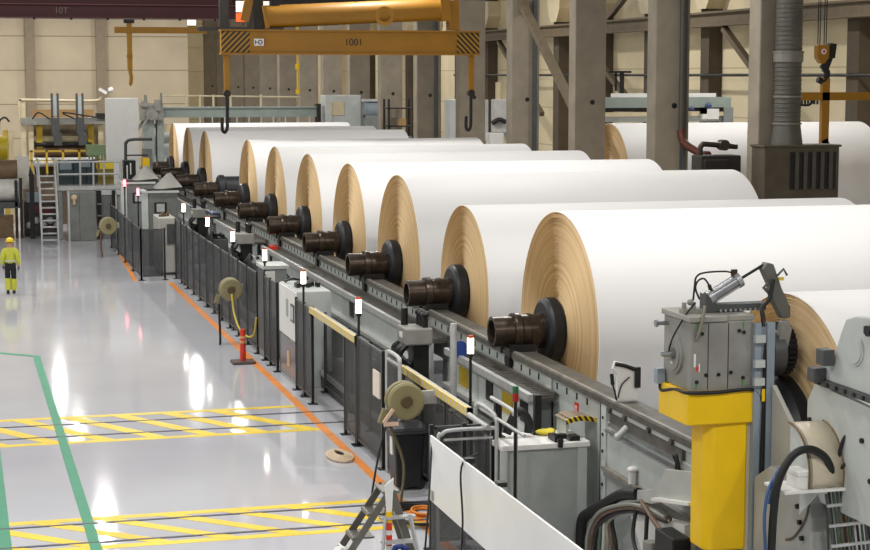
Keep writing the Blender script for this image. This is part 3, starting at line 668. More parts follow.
# bearing end cap on the left face
MB().lathe((8.30,19.5,3.78),(-1,0,0),[(0,0),(0,.24),(.03,.24),(.035,.2),(.05,.2),(.05,.13),(.03,.12),(.03,0)],28).build('bearing_cap',CASTG,g)
MB().lathe((8.27,19.5,3.78),(-1,0,0),[(0,0),(0,.07),(.05,.07),(.05,.045),(.16,.03),(.16,0)],16).build('shaft_stub',STEELB,g)
MB().cyl((8.30,19.75,4.12),(8.14,19.75,4.12),.025,n=10).cyl((8.16,19.75,4.12),(8.13,19.75,4.12),.045,n=12).build('hand_screw',STEELB,g)
MB().box(8.18,8.29,19.78,19.9,3.36,3.55).build('terminal_box',BLUEG,g,bevel=.01)
b=MB(); b.tube([(8.24,19.84,3.36),(8.25,19.8,3.28),(8.26,19.4,3.36),(8.26,19.02,3.38),(8.6,19.0,3.37),(9.0,19.0,3.39),(9.14,19.0,3.36),(9.2,19.0,3.25)],.022,6); b.build('black_cable',CABLE,g)
b=MB(); b.tube([(8.2,19.5,3.78),(8.22,19.4,4.0),(8.3,19.2,4.3),(8.38,19.12,4.45)],.012,6); b.build('thin_cable',CABLE,g)
b=MB(); b.tube([(8.37,19.03,4.02),(8.38,19.0,4.1),(8.42,19.0,4.25),(8.46,19.02,4.42)],.022,6); b.build('bent_pipe',M('bent_pipe_grey','8E8A78',.4,.3),g)
b=MB(); b.box(8.3,8.55,19.3,19.42,4.29,4.34); 
for x in (8.34,8.46): b.cyl((x,19.36,4.34),(x,19.36,4.42),.03,n=8)
b.ball((8.42,19.36,4.42),.04); b.build('valve_block',CASTG,g)
# actuator on top
b=MB(); b.box(8.62,9.3,19.31,19.49,4.3,4.39); b.prism([(8.5,4.29),(8.64,4.29),(8.64,4.40),(8.55,4.50),(8.5,4.52)],'xz',19.3,19.5); b.build('actuator_bracket',DGREY,g,bevel=.008)
b=MB()
for k in range(9): b.box(8.68+.065*k,8.695+.065*k,19.28,19.315,4.30,4.33)
b.build('bracket_clip',GALV,g)
p=V(8.58,19.38,4.46); q=V(8.94,19.38,4.66); d=(q-p).normalized()
MB().cyl(p,q,.075,n=20).build('air_cylinder',STEELB,g)
b=MB()
for s in (0,1):
    c=p if s==0 else q
    b.cyl(c-d*.02,c+d*.04,.095,n=16)
for a in range(4):
    an=PI/4+a*PI/2; off=V(-d.z,0,d.x)*(.085*math.cos(an))+V(0,1,0)*(.085*math.sin(an)); b.cyl(p+off,q+off,.011,n=6)
b.build('cylinder_head',M('cylinder_head_grey','B0B2B4',.3,.6),g)
MB().cyl(q,V(9.28,19.38,4.845),.018,n=10).build('piston_rod',BLACKS,g)
b=MB(); b.box(8.86,8.93,19.36,19.4,4.72,4.8); b.cyl((8.6,19.38,4.53),(8.57,19.38,4.62),.025,n=8); b.build('air_fitting',BRONZE,g)
b=MB(); b.tube([(8.88,19.38,4.76),(8.75,19.38,4.78),(8.5,19.38,4.77),(8.4,19.38,4.72),(8.38,19.38,4.6),(8.36,19.37,4.44)],.012,6); b.tube([(8.57,19.38,4.62),(8.5,19.38,4.70),(8.42,19.38,4.67),(8.39,19.37,4.58),(8.44,19.36,4.45)],.012,6); b.build('air_hose',CABLE,g)
# lever
b=MB(); b.prism([(9.24,4.80),(9.30,4.88),(9.38,4.86),(9.5,4.55),(9.62,4.32),(9.62,4.2),(9.52,4.18),(9.38,4.42),(9.34,4.6)],'xz',19.3,19.44); b.build('lever_arm',M('lever_grey','66665F',.45,.2),g,bevel=.01)
b=MB(); b.tube([(9.3,19.28,4.63),(9.24,19.28,4.58),(9.36,19.28,4.46)],.02,6,curve=False); b.tube([(9.42,19.28,4.72),(9.5,19.28,4.8),(9.55,19.28,4.72)],.015,6,curve=False); b.build('sensor_bracket',DGREY,g)
plabel(MB().box(9.44,9.5,19.26,19.29,4.66,4.7).build('sensor',M('sensor_yellow','D8C050',.4),g),'small yellowish sensor on the lever')
b=MB(); b.tube([(9.46,19.26,4.68),(9.4,19.24,4.45),(9.3,19.22,4.34),(9.26,19.1,4.2),(9.24,19.02,3.9),(9.24,19.0,3.2),(9.22,18.98,2.2),(9.22,18.98,1.6),(9.3,18.9,1.4)],.028,8); b.build('cable_trunk',CABLE,g)
b=MB(); b.prism([(9.46,4.16),(9.54,4.18),(9.6,4.08),(9.5,3.62),(9.42,3.62),(9.38,3.7)],'xz',19.2,19.3); b.build('lever_link',CASTG,g,bevel=.01)
MB().lathe((9.35,19.4,3.75),(1,0,0),[(0,0),(0,.28),(.16,.28),(.16,0)],24).build('lever_hub',DGREY,g)
b=MB(); b.lathe((9.56,19.55,3.78),(1,0,0),[(0,0),(0,.30),(.14,.30),(.14,0)],28)
for k in range(28):
    a=2*PI*k/28; b.box(9.58,9.69,19.55+.31*math.cos(a)-.02,19.55+.31*math.cos(a)+.02,3.78+.31*math.sin(a)-.02,3.78+.31*math.sin(a)+.02)
b.build('toothed_wheel',BLACKR,g)
g.location.x+=.04; g.location.z-=.14
for ch in g.children:
    if ch.name.split('.')[0] in ('actuator_bracket','bracket_clip','air_cylinder','cylinder_head','piston_rod','air_fitting','air_hose','lever_arm','sensor_bracket','sensor','lever_link','lever_hub','toothed_wheel'): ch.location.x+=.1
# upright grey plates right of the column
u=thing('unwind_frame','light grey unwind station frame of plates and guards at the right edge','unwind frame',(9.4,17.6,0))
MB().box(9.14,9.22,18.98,19.06,0,4.05).box(9.3,9.4,18.98,19.06,0,4.05).build('column_plate',BLUEG,u)
MB().box(9.22,9.3,19.0,19.05,0,4.0).build('plate_web',M('web_grey','7C848C',.4),u)
for z in (3.82,3.3,3.52): MB().box(9.12,9.25,18.92,18.98,z,z+.09).build('cable_clamp',LGREY,u)
plabel(MB().box(9.24,9.28,18.97,18.98,3.1,3.25).build('yellow_tag',YEL,u),'small yellow tag')
b=MB(); b.prism([(18.95,0),(17.3,0),(17.3,2.85),(18.2,2.85),(18.4,2.9),(18.95,3.3)],'yz',9.36,9.42); b.build('side_plate',M('warm_light_grey','B4B4AC',.45,var=.06),u,bevel=.01)
for y,z in ((18.3,2.6),(18.35,2.35),(18.5,1.9)): MB().cyl((9.33,y,z),(9.37,y,z),.035,n=10).build('plate_bolt',BLACKS,u)
b=MB(); b.prism([(17.98,2.2),(15.0,2.2),(15.0,3.4),(17.4,3.52),(17.75,3.62),(17.98,3.3)],'yz',9.28,9.36); b.build('bearer_plate',LGREY,u,bevel=.012)
b=MB(); b.prism([(17.62,3.62),(15,3.62),(15,4.6),(16.9,4.42),(17.1,4.36),(17.2,4.2),(17.34,3.92),(17.62,3.82)],'yz',9.26,9.36); b.build('clamp_arm',LGREY,u,bevel=.015)
b=MB(); b.box(9.22,9.38,15,17.62,3.55,3.62); b.build('slide_rail',DGREY,u)
b=MB()
for k in range(11): b.cyl((9.20,17.5-.2*k,3.585),(9.23,17.5-.2*k,3.585),.025,n=8)
b.build('slide_bolt',BLACKS,u)
MB().lathe((9.26,16.85,4.06),(-1,0,0),[(0,.17),(.015,.17),(.015,.14),(.03,.14),(.03,0)],28).build('pivot_boss',LGREY,u)
MB().box(9.1,9.24,17.28,17.46,3.82,4.0).box(9.1,9.26,17.5,17.66,3.6,3.76).build('clamp_jaw',DGREY,u,bevel=.01)
MB().box(9.2,9.26,16.3,16.6,4.28,4.36).cyl((9.18,16.5,4.32),(9.26,16.5,4.32),.06,n=10).build('limit_switch',BLACKS,u)
for y,z in ((17.8,3.1),(16.6,3.1),(16.4,2.7)): MB().cyl((9.25,y,z),(9.29,y,z),.03,n=8).build('plate_bolt',BLACKS,u)
# curved guard
b=MB(); n=12
ang=[PI/2*(1-k/n*1.15) for k in range(n+1)]
cyy,czz,R=17.62,2.68,.52
pts=[(cyy-R*math.cos(a),czz+R*math.sin(a)) for a in ang]
for (ya,za),(yb,zb) in zip(pts[:-1],pts[1:]): b.add([(8.86,ya,za),(9.27,ya,za),(9.27,yb,zb),(8.86,yb,zb)],[(0,1,2,3)],True)
o=b.build('curved_guard',BEIGE,u,weld=True); s=o.modifiers.new('t','SOLIDIFY'); s.thickness=.02
RIM=M('rim_brown','6A5228',.5)
for xx in (9.28,8.86): MB().tube([(xx,ya,za) for ya,za in pts],.013,6,curve=False).build('guard_rim',RIM,u)
b=MB(); b.prism([(17.62,2.68),(17.62,3.2)]+[(y,z) for y,z in pts[1:]],'yz',8.88,8.9); b.build('guard_side',LGREY,u)
for ch in u.children:
    k=ch.name.split('.')[0]
    if k in ('bearer_plate','clamp_arm','pivot_boss','clamp_jaw','limit_switch'): ch.location.y-=.09
    if k in ('curved_guard','guard_rim','guard_side'): ch.location.y-=.12; ch.location.z-=.05
# rounded housing below
b=MB(); pr=[(18.9,0),(17.5,0),(17.4,1.6)]+[(17.9+.5*math.cos(PI+a)*1.0,1.9+.5*math.sin(a)) for a in [PI*.1*k for k in range(1,6)]]+[(18.5,2.42),(18.9,2.2)]
b.prism(pr,'yz',9.12,9.34); b.build('roller_housing',M('housing_grey','9C9E9A',.4,var=.08),u,bevel=.03)
for y,z in ((17.7,2.3),(17.62,2.12),(17.56,1.95),(17.5,1.78)): MB().cyl((9.08,y+.1,z),(9.13,y+.1,z),.03,n=8).build('housing_bolt',BLACKS,u)
b=MB(); b.tube([(9.11,17.42,2.3),(9.11,17.55,2.0),(9.11,17.8,1.75),(9.11,18.0,1.66)],.014,6); b.build('seal_strip',M('seal_brown','5C5548',.5),u)
MB().cyl((9.09,17.75,1.55),(9.13,17.75,1.55),.05,n=10).build('housing_plug',BLACKS,u)
# shelf with box, hoses and cable ladder
s=thing('cable_shelf','white cable shelf with hoses beside the unwind frame, bottom right corner','shelf',(9.1,17.2,2.5))
MB().box(8.55,9.9,16.95,17.45,2.47,2.5).build('shelf_board',WHITE,s); MB().prism([(17.0,2.47),(17.44,2.47),(17.44,2.1)],'yz',8.98,9.0).build('shelf_bracket',LGREY,s)
b=MB()
for k in range(6): b.cyl((9.3+.06*k,17.1,2.4),(9.3+.06*k,17.1,2.66),.02,n=8)
for k in range(5): b.box(9.12+.05*k,9.15+.05*k,17.0,17.2,2.5,2.54+.03*(k%2))
b.build('cable_gland',STEELB,s)
b=MB(); b.tube([(8.42,16.98,1.0),(8.42,16.98,1.7),(8.44,16.98,2.3),(8.5,16.98,2.65),(8.66,16.98,2.9),(8.86,16.98,2.95),(9.04,16.98,2.85),(9.14,17.02,2.68),(9.2,17.1,2.5)],.045,10); b.build('thick_hose',CABLE,s)
b=MB(); b.tube([(9.24,17.1,2.5),(9.24,17.05,2.8),(9.28,17.0,3.05),(9.4,16.95,3.1),(9.7,16.9,3.05)],.022,8); b.tube([(9.2,17.1,2.5),(9.25,17.0,2.72),(9.4,16.95,2.78),(9.7,16.95,2.7)],.022,8); b.build('thin_hose',CABLE,s)
b=MB(); b.tube([(8.42,17.06,2.35),(8.5,17.1,2.62),(8.6,17.2,2.7)],.02,6); b.tube([(8.36,17.0,.9),(8.36,17.0,1.8),(8.34,17.0,2.2),(8.4,17.05,2.5),(8.55,17.15,2.66)],.02,6); plabel(b.build('blue_hose',M('hose_blue','3A5A86',.4),s),'thin blue hose')
r=thing('cable_ladder','steel cable ladder full of hanging cables under the white shelf','cable ladder',(9.35,17.0,1.2))
def lad(t): return V(9.1+.12*t,17.04-.02*t,2.42-.95*t)
b=MB()
for dx in (0,.46):
    p=lad(0)+V(dx,0,0); q=lad(1.5)+V(dx+.05,0,0); b.bar(p,q,.02,.05)
b.build('side_rail',DGREY,r)
for k in range(5):
    p=lad(.13+.2*k*1.2); MB().bar(p+V(-.02,-.03,0),p+V(.50,-.03,.02),.03,.03).build('rung',GALV,r)
for k in range(9):
    b=MB(); x=.03+.05*k; b.tube([lad(-.05)+V(x,0,0),lad(.4)+V(x+.01*random.uniform(-1,1),.0,0),lad(1)+V(x+.02,0.02,0),lad(1.5)+V(x+.04,0,0)],.017,6); b.build('cable',[CABLE,M('cable_green','3A5240',.5),DGREY][k%3],r)
r=thing('junction_box','white junction box lying on the white cable shelf','box',(8.8,17.2,2.5))
MB().box(8.74,9.12,17.0,17.3,2.5,2.64).build('body',WHITE,r,bevel=.012); MB().box(8.735,9.125,16.995,17.305,2.64,2.70).build('lid',WHITE,r,bevel=.012)
# swing arm and cable chain in front of the stand
a=thing('swing_arm','white and grey swing arm reaching left from the yellow column foot','arm',(8.7,20.8,1.2))
b=MB(); b.prism([(21.65,1.28),(21.62,1.43),(21.1,1.56),(20.82,1.76),(20.66,1.93),(19.7,2.1),(19.7,1.7),(20.6,1.52),(21.1,1.36)],'yz',8.72,8.76); b.build('arm_plate',M('arm_grey','B2B4AE',.4,var=.05),a,bevel=.006)
MB().prism([(20.9,1.46),(19.7,1.68),(19.7,1.72),(20.9,1.5)],'yz',8.62,9.0).build('arm_shelf',WHITE,a); MB().prism([(22.1,1.0),(20.2,1.3),(20.2,.7),(21.6,.55)],'yz',8.8,9.0).build('lower_cover',WHITE,a)
MB().box(8.8,9.0,20.2,20.6,0,.75).build('arm_post',DGREY,a)
c=thing('cable_chain','black cable carrier chain bending down beside the grey control cabinet','cable chain',(8.9,23,.5))
b=MB()
path=[V(8.78,22.4,1.02),V(8.78,22.75,1.06),V(8.78,23.2,.92),V(8.78,23.8,.72),V(8.74,24.0+.35,.62),V(8.7,24.6,.5),V(8.7,24.75,.2),V(8.7,24.75,0.03)]
b.tube([V(8.75,21.65,1.37),V(8.75,22.3,1.2),V(8.75,23.0,.88),V(8.75,23.5,.66),V(8.74,23.78,.5),V(8.74,23.86,.3),V(8.74,23.86,.02)],.085,8); b.build('carrier_band',CABLE,c)
cols=[M('hose_silver','9A9A90',.4,.3),M('hose_orange','6A5240',.5),CABLE,M('hose_teal','4A6258',.5),M('hose_pale','C4C0B4',.5)]
for k in range(8):
    b=MB(); dx=.09+.035*k; j=.05*(k%3)
    b.tube([V(8.7+.01*k,20.6,1.3-j*.5),V(8.68+.02*k,21.5,1.25-j),V(8.68+.02*k,22.3,1.05-j),V(8.66+.02*k,22.95-.1*k*.3,.78-j),V(8.66+.02*k,23.35-.11*k,.4),V(8.66+.02*k,23.4-.11*k,.02)],.03,6); b.build('hose',cols[k%5],c)
for pts in (((8.7,21.2,1.3),(8.64,21.1,.8),(8.6,21.0,.2),(8.6,21.0,.02)),((8.7,21.6,1.2),(8.62,21.5,.8),(8.6,21.1,.6),(8.66,20.7,.8))):
    b=MB(); b.tube(pts,.03,6); b.build('hose',CABLE,c)
r=thing('hose_cluster','dark valve cluster at the foot of the yellow column','valve cluster',(8.75,20.6,0))
MB().box(8.45,8.7,19.75,20.35,0,1.25).build('valve_body',BLACKS,r,bevel=.02); MB().cyl((8.5,20.6,.0),(8.5,20.6,1.0),.1,n=14).build('accumulator',CASTG,r)
b=MB()
for k in range(7): b.tube([(8.5,20.0+.05*k,1.2),(8.55,20.5+.1*k,1.25+.03*k),(8.62,20.9,1.3),(8.66,21.3,1.3)],.02,6)
b.build('valve_hose',cols[1],r)
tag(MB().tube([(8.98,20.9,1.95),(8.93,20.88,2.05),(8.93,20.8,2.05),(8.95,20.74,1.85),(8.95,20.8,1.65),(8.96,20.9,1.62),(8.98,20.92,1.75),(8.98,20.9,1.95)],.025,8).box(8.95,9.06,20.8,20.9,1.7,1.8).build('hose_loop',CABLE),'black hose loop hooked to the stand beside the yellow column','hose')
# white hand tool hung at the roll
r=thing('holder_bracket','small white holder with black handled tools standing on the dark rail','tool holder',(9.2,23.4,2.31))
b=MB(); b.prism([(9.1,2.31),(9.42,2.31),(9.42,2.75),(9.3,2.83),(9.06,2.9),(9.02,2.78),(9.1,2.7)],'xz',23.38,23.44); b.build('backplate',WHITE,r,bevel=.01)
MB().box(9.36,9.44,23.33,23.38,2.5,2.8).build('black_tool',BLACKS,r); MB().tube([(9.06,23.36,2.86),(9.2,23.36,2.83),(9.36,23.36,2.77)],.03,8).build('handle',BLACKS,r)
MB().tube([(9.0,23.36,2.72),(9.02,23.36,2.56)],.03,8).tube([(9.02,23.36,2.56),(9.06,23.36,2.42),(9.08,23.36,2.33)],.014,6).build('handle',BLACKS,r); MB().tube([(9.28,23.36,2.66),(9.16,23.36,2.55),(9.1,23.36,2.36)],.01,6).build('thin_cord',CABLE,r)

# ------------------------------------------------------------------ step ladder, marker post, helmet
L=thing('step_ladder','aluminium step ladder at the bottom edge beside the white sheet barrier','step ladder',(5.25,21.4,0))
# front side climbs in +X ; local world coords
def fr(t,y): return V(3.98+1.2*t,y,0+1.74*t)
ST=M('ladder_grey','77746C',.35,.6,var=.12)
for y in (21.2,21.62):
    MB().bar(fr(0,y-.0),fr(1,y),.03,.085).build('front_rail',ST,L)
    MB().bar(V(5.75,y+.0,0),V(5.2,y,1.74),.03,.10).build('back_rail',ST,L)
for k,t in enumerate((.16,.33,.50,.66,.83)):
    c=fr(t,21.41); MB().box(c.x-.08,c.x+.2,21.2,21.62,c.z-.012,c.z+.012).box(c.x-.085,c.x-.075,21.2,21.62,c.z-.03,c.z+.012).build('tread',ST,L)
MB().box(5.08,5.3,21.18,21.64,1.71,1.74).build('top_platform',ST,L)
for z,x in ((.45,5.6),(.95,5.45),(1.35,5.32)): MB().bar((x,21.2,z),(x,21.62,z),.03,.03).build('back_stay',ALU,L)
MB().bar(fr(.45,21.18),V(5.5,21.18,.8),.015,.03).build('spreader',ALU,L)
r=thing('step_ladder','smaller pale ladder frame standing just in front of the step ladder','step ladder',(5.2,20.9,0))
for x0,x1 in ((5.0,5.08),(5.5,5.4)): MB().bar((x0-.12 if x0<5.2 else x0+.12,20.7,0),(x1,21.05,1.45),.03,.05).build('front_rail',GALV,r)
for z in (.35,.75,1.12,1.42): 
    MB().box(5.02,5.48,20.7+.24*z,20.82+.24*z,z-.015,z+.015).build('tread',GALV,r)
r=thing('marker_post','marker post with white top and yellow and red bands beside the step ladder','post',(5.14,21.1,0))
MB().box(5.04,5.24,21.05,21.15,0,.05).cyl((5.14,21.1,0),(5.14,21.1,1.38),.04,n=14).build('post',REDP,r); MB().cyl((5.14,21.1,1.36),(5.14,21.1,1.50),.043,n=14).build('yellow_band',YEL,r)
for z in (1.0,1.2): MB().cyl((5.14,21.1,z),(5.14,21.1,z+.06),.042,n=14).build('white_band',WHITE,r)
b=MB(); b.prism([(5.105,1.5),(5.175,1.5),(5.20,1.93),(5.085,1.84)],'xz',21.085,21.115); b.build('white_flag',WHITE,r)
c=fr(.50,21.2)
r=thing('hard_hat','white hard hat at the bottom edge, on the step ladder tread','hard hat',(c.x-.02,21.32,c.z+.012))
hx,hy,hz=r.location
MB().ball((hx,hy,hz+.02),.125,(1,1.12,1.05),20,10,0,1).box(hx-.012,hx+.012,hy-.12,hy+.12,hz+.145,hz+.158).build('shell',WHITE,r); MB().lathe((hx,hy,hz),(0,0,1),[(0,.10),(0,.145),(.02,.14),(.02,.1)],24).build('brim',WHITE,r)
b=MB(); b.ball((5.15,20.65,1.16),.05,(1.5,1,.6)).ball((5.23,20.64,1.13),.045,(1.2,1,.9)).ball((5.1,20.64,1.12),.04,(1,1,1)); tag(b.build('blue_rag',M('rag_blue','20306E',.8)),'blue rag hanging on the pale ladder frame','rag')

# ------------------------------------------------------------------ worker
p=thing('person','person in yellow hi-vis jacket and yellow helmet walking away across the floor','person',(1.51,57.5,0))
def skin(name,verts,edges,radii,mat,parent,sub=2):
    me=bpy.data.meshes.new(name); me.from_pydata(verts,edges,[]); o=bpy.data.objects.new(name,me); COL.objects.link(o)
    md=o.modifiers.new('skin','SKIN'); md.use_smooth_shade=True
    sv=me.skin_vertices[0].data if me.skin_vertices else None
    if sv is None:
        bpy.context.view_layer.objects.active=o; bpy.ops.object.modifier_remove(modifier='skin'); bpy.ops.object.modifier_add(type='SKIN'); sv=me.skin_vertices[0].data
    for i,rr in enumerate(radii): sv[i].radius=rr if isinstance(rr,tuple) else (rr,rr); sv[i].use_root=(i==0)
    s=o.modifiers.new('sub','SUBSURF'); s.levels=s.render_levels=sub
    me.materials.append(mat); o.parent=parent; return o
# body: pelvis root, facing +Y (back to the camera)
bv=[(0,0,.93),(0,0,1.1),(0,.01,1.28),(0,.0,1.42),(0,.01,1.5),(0,.03,1.58),(0,.03,1.68),
    (.09,0,.88),(.1,.02,.5),(.1,.06,.09),(.1,.2,.04), (-.09,0,.88),(-.09,.04,.5),(-.09,-.02,.09),(-.09,.12,.04),
    (.19,0,1.41),(.24,-.01,1.14),(.27,.1,.93),(.27,.14,.85), (-.19,0,1.41),(-.24,-.02,1.14),(-.23,.12,.95),(-.22,.17,.88)]
be=[(0,1),(1,2),(2,3),(3,4),(4,5),(5,6),(0,7),(7,8),(8,9),(9,10),(0,11),(11,12),(12,13),(13,14),(3,15),(15,16),(16,17),(17,18),(3,19),(19,20),(20,21),(21,22)]
br=[(.15,.11),(.145,.1),(.16,.11),(.15,.1),.06,.075,.095,.09,.062,.045,.04,.09,.062,.045,.04,.07,.05,.038,.035,.07,.05,.038,.035]
body=skin('body',bv,be,br,SKIN,p)
def sub(idx,grow,name,mat):
    m={i:k for k,i in enumerate(idx)}
    return skin(name,[bv[i] for i in idx],[(m[a],m[b_]) for a,b_ in be if a in m and b_ in m],[tuple(x+grow for x in (br[i] if isinstance(br[i],tuple) else (br[i],br[i]))) for i in idx],mat,p)
sub([0,1,2,3,4,15,16,17,19,20,21],.034,'jacket',HIVIS)
sub([0,1,7,8,9,11,12,13],.024,'trousers',NAVY)
bb=bv[:]
MB().cyl((1.51+.1,57.5+.06,.13),(1.51+.1,57.5+.02,.50),.085,.098,n=14).cyl((1.51-.09,57.5-.02,.13),(1.51-.09,57.5+.04,.50),.085,.098,n=14).build('legging',HIVIS,p)
for sx,sy in ((.1,.06),(-.09,-.02)): MB().ball((1.51+sx,57.5+sy+.05,.055),.07,(.8,1.9,.85)).build('boot',BLACKR,p)
b=MB(); b.ball((1.51,57.53,1.70),.128,(1,1.12,1.0),20,10,-.1,1); b.lathe((1.51,57.55,1.68),(0,0,1),[(0,.11),(0,.145),(.02,.138),(.02,.11)],24); b.build('helmet',HELM,p)
MB().lathe((1.51,57.5,1.06),(0,0,1),[(0,.165),(.0,.182),(.05,.182),(.05,.165)],20).build('reflective_band',M('reflective_grey','C8CABC',.4),p)
for s in (1,-1):
    b=MB(); hx,hy,hz=(1.51+(.27 if s>0 else -.22)),57.5+(.15 if s>0 else .18),(.83 if s>0 else .86)
    b.ball((hx,hy,hz),.042,(.6,.9,1.1))
    for k in range(4): b.tube([(hx,hy-.025+.017*k,hz-.03),(hx-.005*s,hy-.025+.018*k+.01,hz-.075),(hx-.02*s,hy-.02+.018*k+.02,hz-.105-.008*(k in(1,2)))],.0095,6)
    b.tube([(hx-.02*s,hy+.03,hz),(hx-.035*s,hy+.05,hz-.03),(hx-.035*s,hy+.055,hz-.055)],.011,6); b.build('glove',NAVY,p)

def lettering(name,body,size,mat,parent,loc):
    c=bpy.data.curves.new(name,'FONT'); c.body=body; c.size=size; c.extrude=.006; c.align_x='CENTER'
    t=bpy.data.objects.new(name,c); COL.objects.link(t); bpy.context.view_layer.update()
    me=bpy.data.meshes.new_from_object(t.evaluated_get(bpy.context.evaluated_depsgraph_get())); bpy.data.objects.remove(t)
    me.materials.clear(); me.materials.append(mat); o=bpy.data.objects.new(name,me); COL.objects.link(o); o.parent=parent; o.location=loc; o.rotation_euler=(PI/2,0,0); return o
# ------------------------------------------------------------------ overhead crane gear
g=thing('bridge_crane','dark red bridge crane girder across the top of the photo','crane',(0,78,9.5))
MB().box(-25,12.2,77.4,78.6,9.5,10.75).box(-25,12.2,77.2,78.8,9.44,9.52).build('girder',CRANER,g)
MB().box(-25,12.2,77.15,77.22,10.0,10.04).build('girder_rail',M('rail_rust','7A4A44',.5),g)
MB().box(-25,20.6,76.0,80,10.75,11.2).box(12,20.6,76.6,79,10.0,10.75).build('upper_girder',DARKST,g)
for x in [-6+1.55*k for k in range(12)]: MB().box(x-.05,x+.05,77.2,77.35,9.36,9.45).build('hanger_lug',DARKST,g)
lettering('girder_lettering','10T',.36,M('letter_cream','8A7868',.6),g,(4.45,-.62,.14))
g=thing('lifting_beam','long yellow lifting beam with striped ends and two hooks, above the rolls','lifting beam',(13.8,62,7.76))
MB().box(9.05,18.5,61.8,62.2,7.76,8.56).box(9.02,18.53,61.7,62.3,8.54,8.6).box(9.02,18.53,61.7,62.3,7.72,7.78).build('beam',CRANEY,g)
MB().box(9.04,10.05,61.78,61.8,7.79,8.53).build('striped_end',HAZ,g); MB().box(17.65,18.5,61.78,61.8,7.79,8.53).build('striped_end',HAZR,g)
o=MB().box(10.2,10.55,61.775,61.8,8.03,8.28).build('maker_plate',WHITE,g); b=MB(); b.box(10.55,10.6,61.775,61.8,8.03,8.28); b.build('plate_edge',M('plate_red','9A2A24',.5),o)
b=MB(); b.lathe((10.42,61.77,8.155),(0,1,0),[(0,.05),(0,.085),(.005,.085),(.005,.05)],20); b.box(10.23,10.26,61.768,61.775,8.08,8.23); b.box(10.23,10.33,61.768,61.775,8.14,8.17); b.build('plate_mark',M('mark_indigo','3E3450',.5),o)
lettering('beam_lettering','1001',.34,BLACKS,g,(0,-.21,.3))
for x,zz in ((9.25,4.96),(18.25,5.06)):
    h=MB().box(x-.1,x+.1,61.92,62.08,6.3,7.74).build('hook_strap',CRANEY,g)
    b=MB(); b.tube([(x,62,6.4),(x,62,5.35),(x-.02,62,5.1),(x-.09,62,4.99),(x-.17,62,5.04),(x-.19,62,5.22),(x-.18,62,5.5)],.06,8); b.build('hook',BLACKS,h)
    MB().cyl((x,61.9,6.35),(x,62.1,6.35),.13,n=12).build('hook_pin',DARKST,h)
g=thing('hoist_trolley','yellow tubular hoist carriage above the lifting beam','hoist',(14,61.9,8.6))
b=MB(); p0=V(10.65,62.0,9.05); p1=V(17.1,62.0,9.38)
b.cyl(p0,p1,.40,n=24); b.build('drum_tube',CRANEY,g)
MB().bar(p0-V(.1,0,.02),p0+V(.02,0,0),.8,.8).build('end_cap',M('trolley_ochre','9A6A14',.5),g); MB().bar(p1-V(.1,0,0),p1+V(.25,0,.03),.85,.9).build('end_cap',CRANEY,g)
MB().box(17.35,17.75,61.8,62.2,8.62,9.7).build('link_plate',CRANEY,g); MB().box(10.2,10.55,61.8,62.2,8.62,10.2).build('link_plate',DARKST,g)
MB().bar((9.9,62,8.9),(10.25,62,10.4),.2,.3).build('link_arm',CRANEY,g); MB().bar((16.6,62,9.5),(16.6,62,11),.3,.3).build('suspension_bar',DARKST,g); MB().bar((11,62,9.1),(11,62,11),.3,.3).build('suspension_bar',DARKST,g)
MB().lathe((14.9,61.6,9.1),(0,1,0),[(0,.2),(0,.35),(.02,.35),(.02,.2)],24).build('tube_ring',M('ring_ochre','A8761A',.5),g)
g=thing('crane_cabin','dark crane trolley frame with glowing orange and pale panels at the top left of the lifting beam','crane trolley',(9.8,64.5,8.7))
b=MB()
for x in (9.5,10.55,11.4): b.box(x-.12,x+.2,64.3,64.7,8.75,10.6)
b.box(8.6,11.7,64.2,64.8,8.6,8.75); b.build('frame',DARKST,g)
for x in (10.2,11.1): MB().box(x-.2,x+.12,64.45,64.6,8.95,9.25).build('orange_glow_panel',EM('orange_gap_glow','FF5A20',1.1),g);  # emission stands in for bright orange gaps; these are no lamps
for x in (10.2,11.1): MB().box(x-.2,x+.12,64.45,64.6,9.3,9.7).build('pale_panel',EM('pale_gap_glow','F4E4D8',1.0),g)  # daylight in the pale gaps, put in as glowing boxes
# far left hook and cross bar
g=thing('lifting_beam','far yellow lifting cross with a thin bar, hanging from the red girder','lifting beam',(9.0,95,6.4),)
MB().box(8.2,13.1,94.85,95.15,9.22,9.55).build('cross_bar',CRANEY,g); MB().box(8.85,9.12,94.9,95.1,7.3,10.4).build('strap',M('strap_ochre','A87A1C',.5),g)
MB().tube([(8.98,95,8.0),(9.0,95,7.2),(9.05,95,6.9),(9.0,95,6.55),(8.93,95,6.5)],.1,8).build('hook',CRANEY,g); MB().cyl((8.98,94.85,8.0),(8.98,95.15,8.0),.16,n=12).build('hook_pin',CRANEY,g); MB().bar((9.0,95,10.2),(9.0,95,12),.25,.25).box(8.7,9.25,94.8,95.2,9.75,10.6).build('hoist_block',DARKST,g)
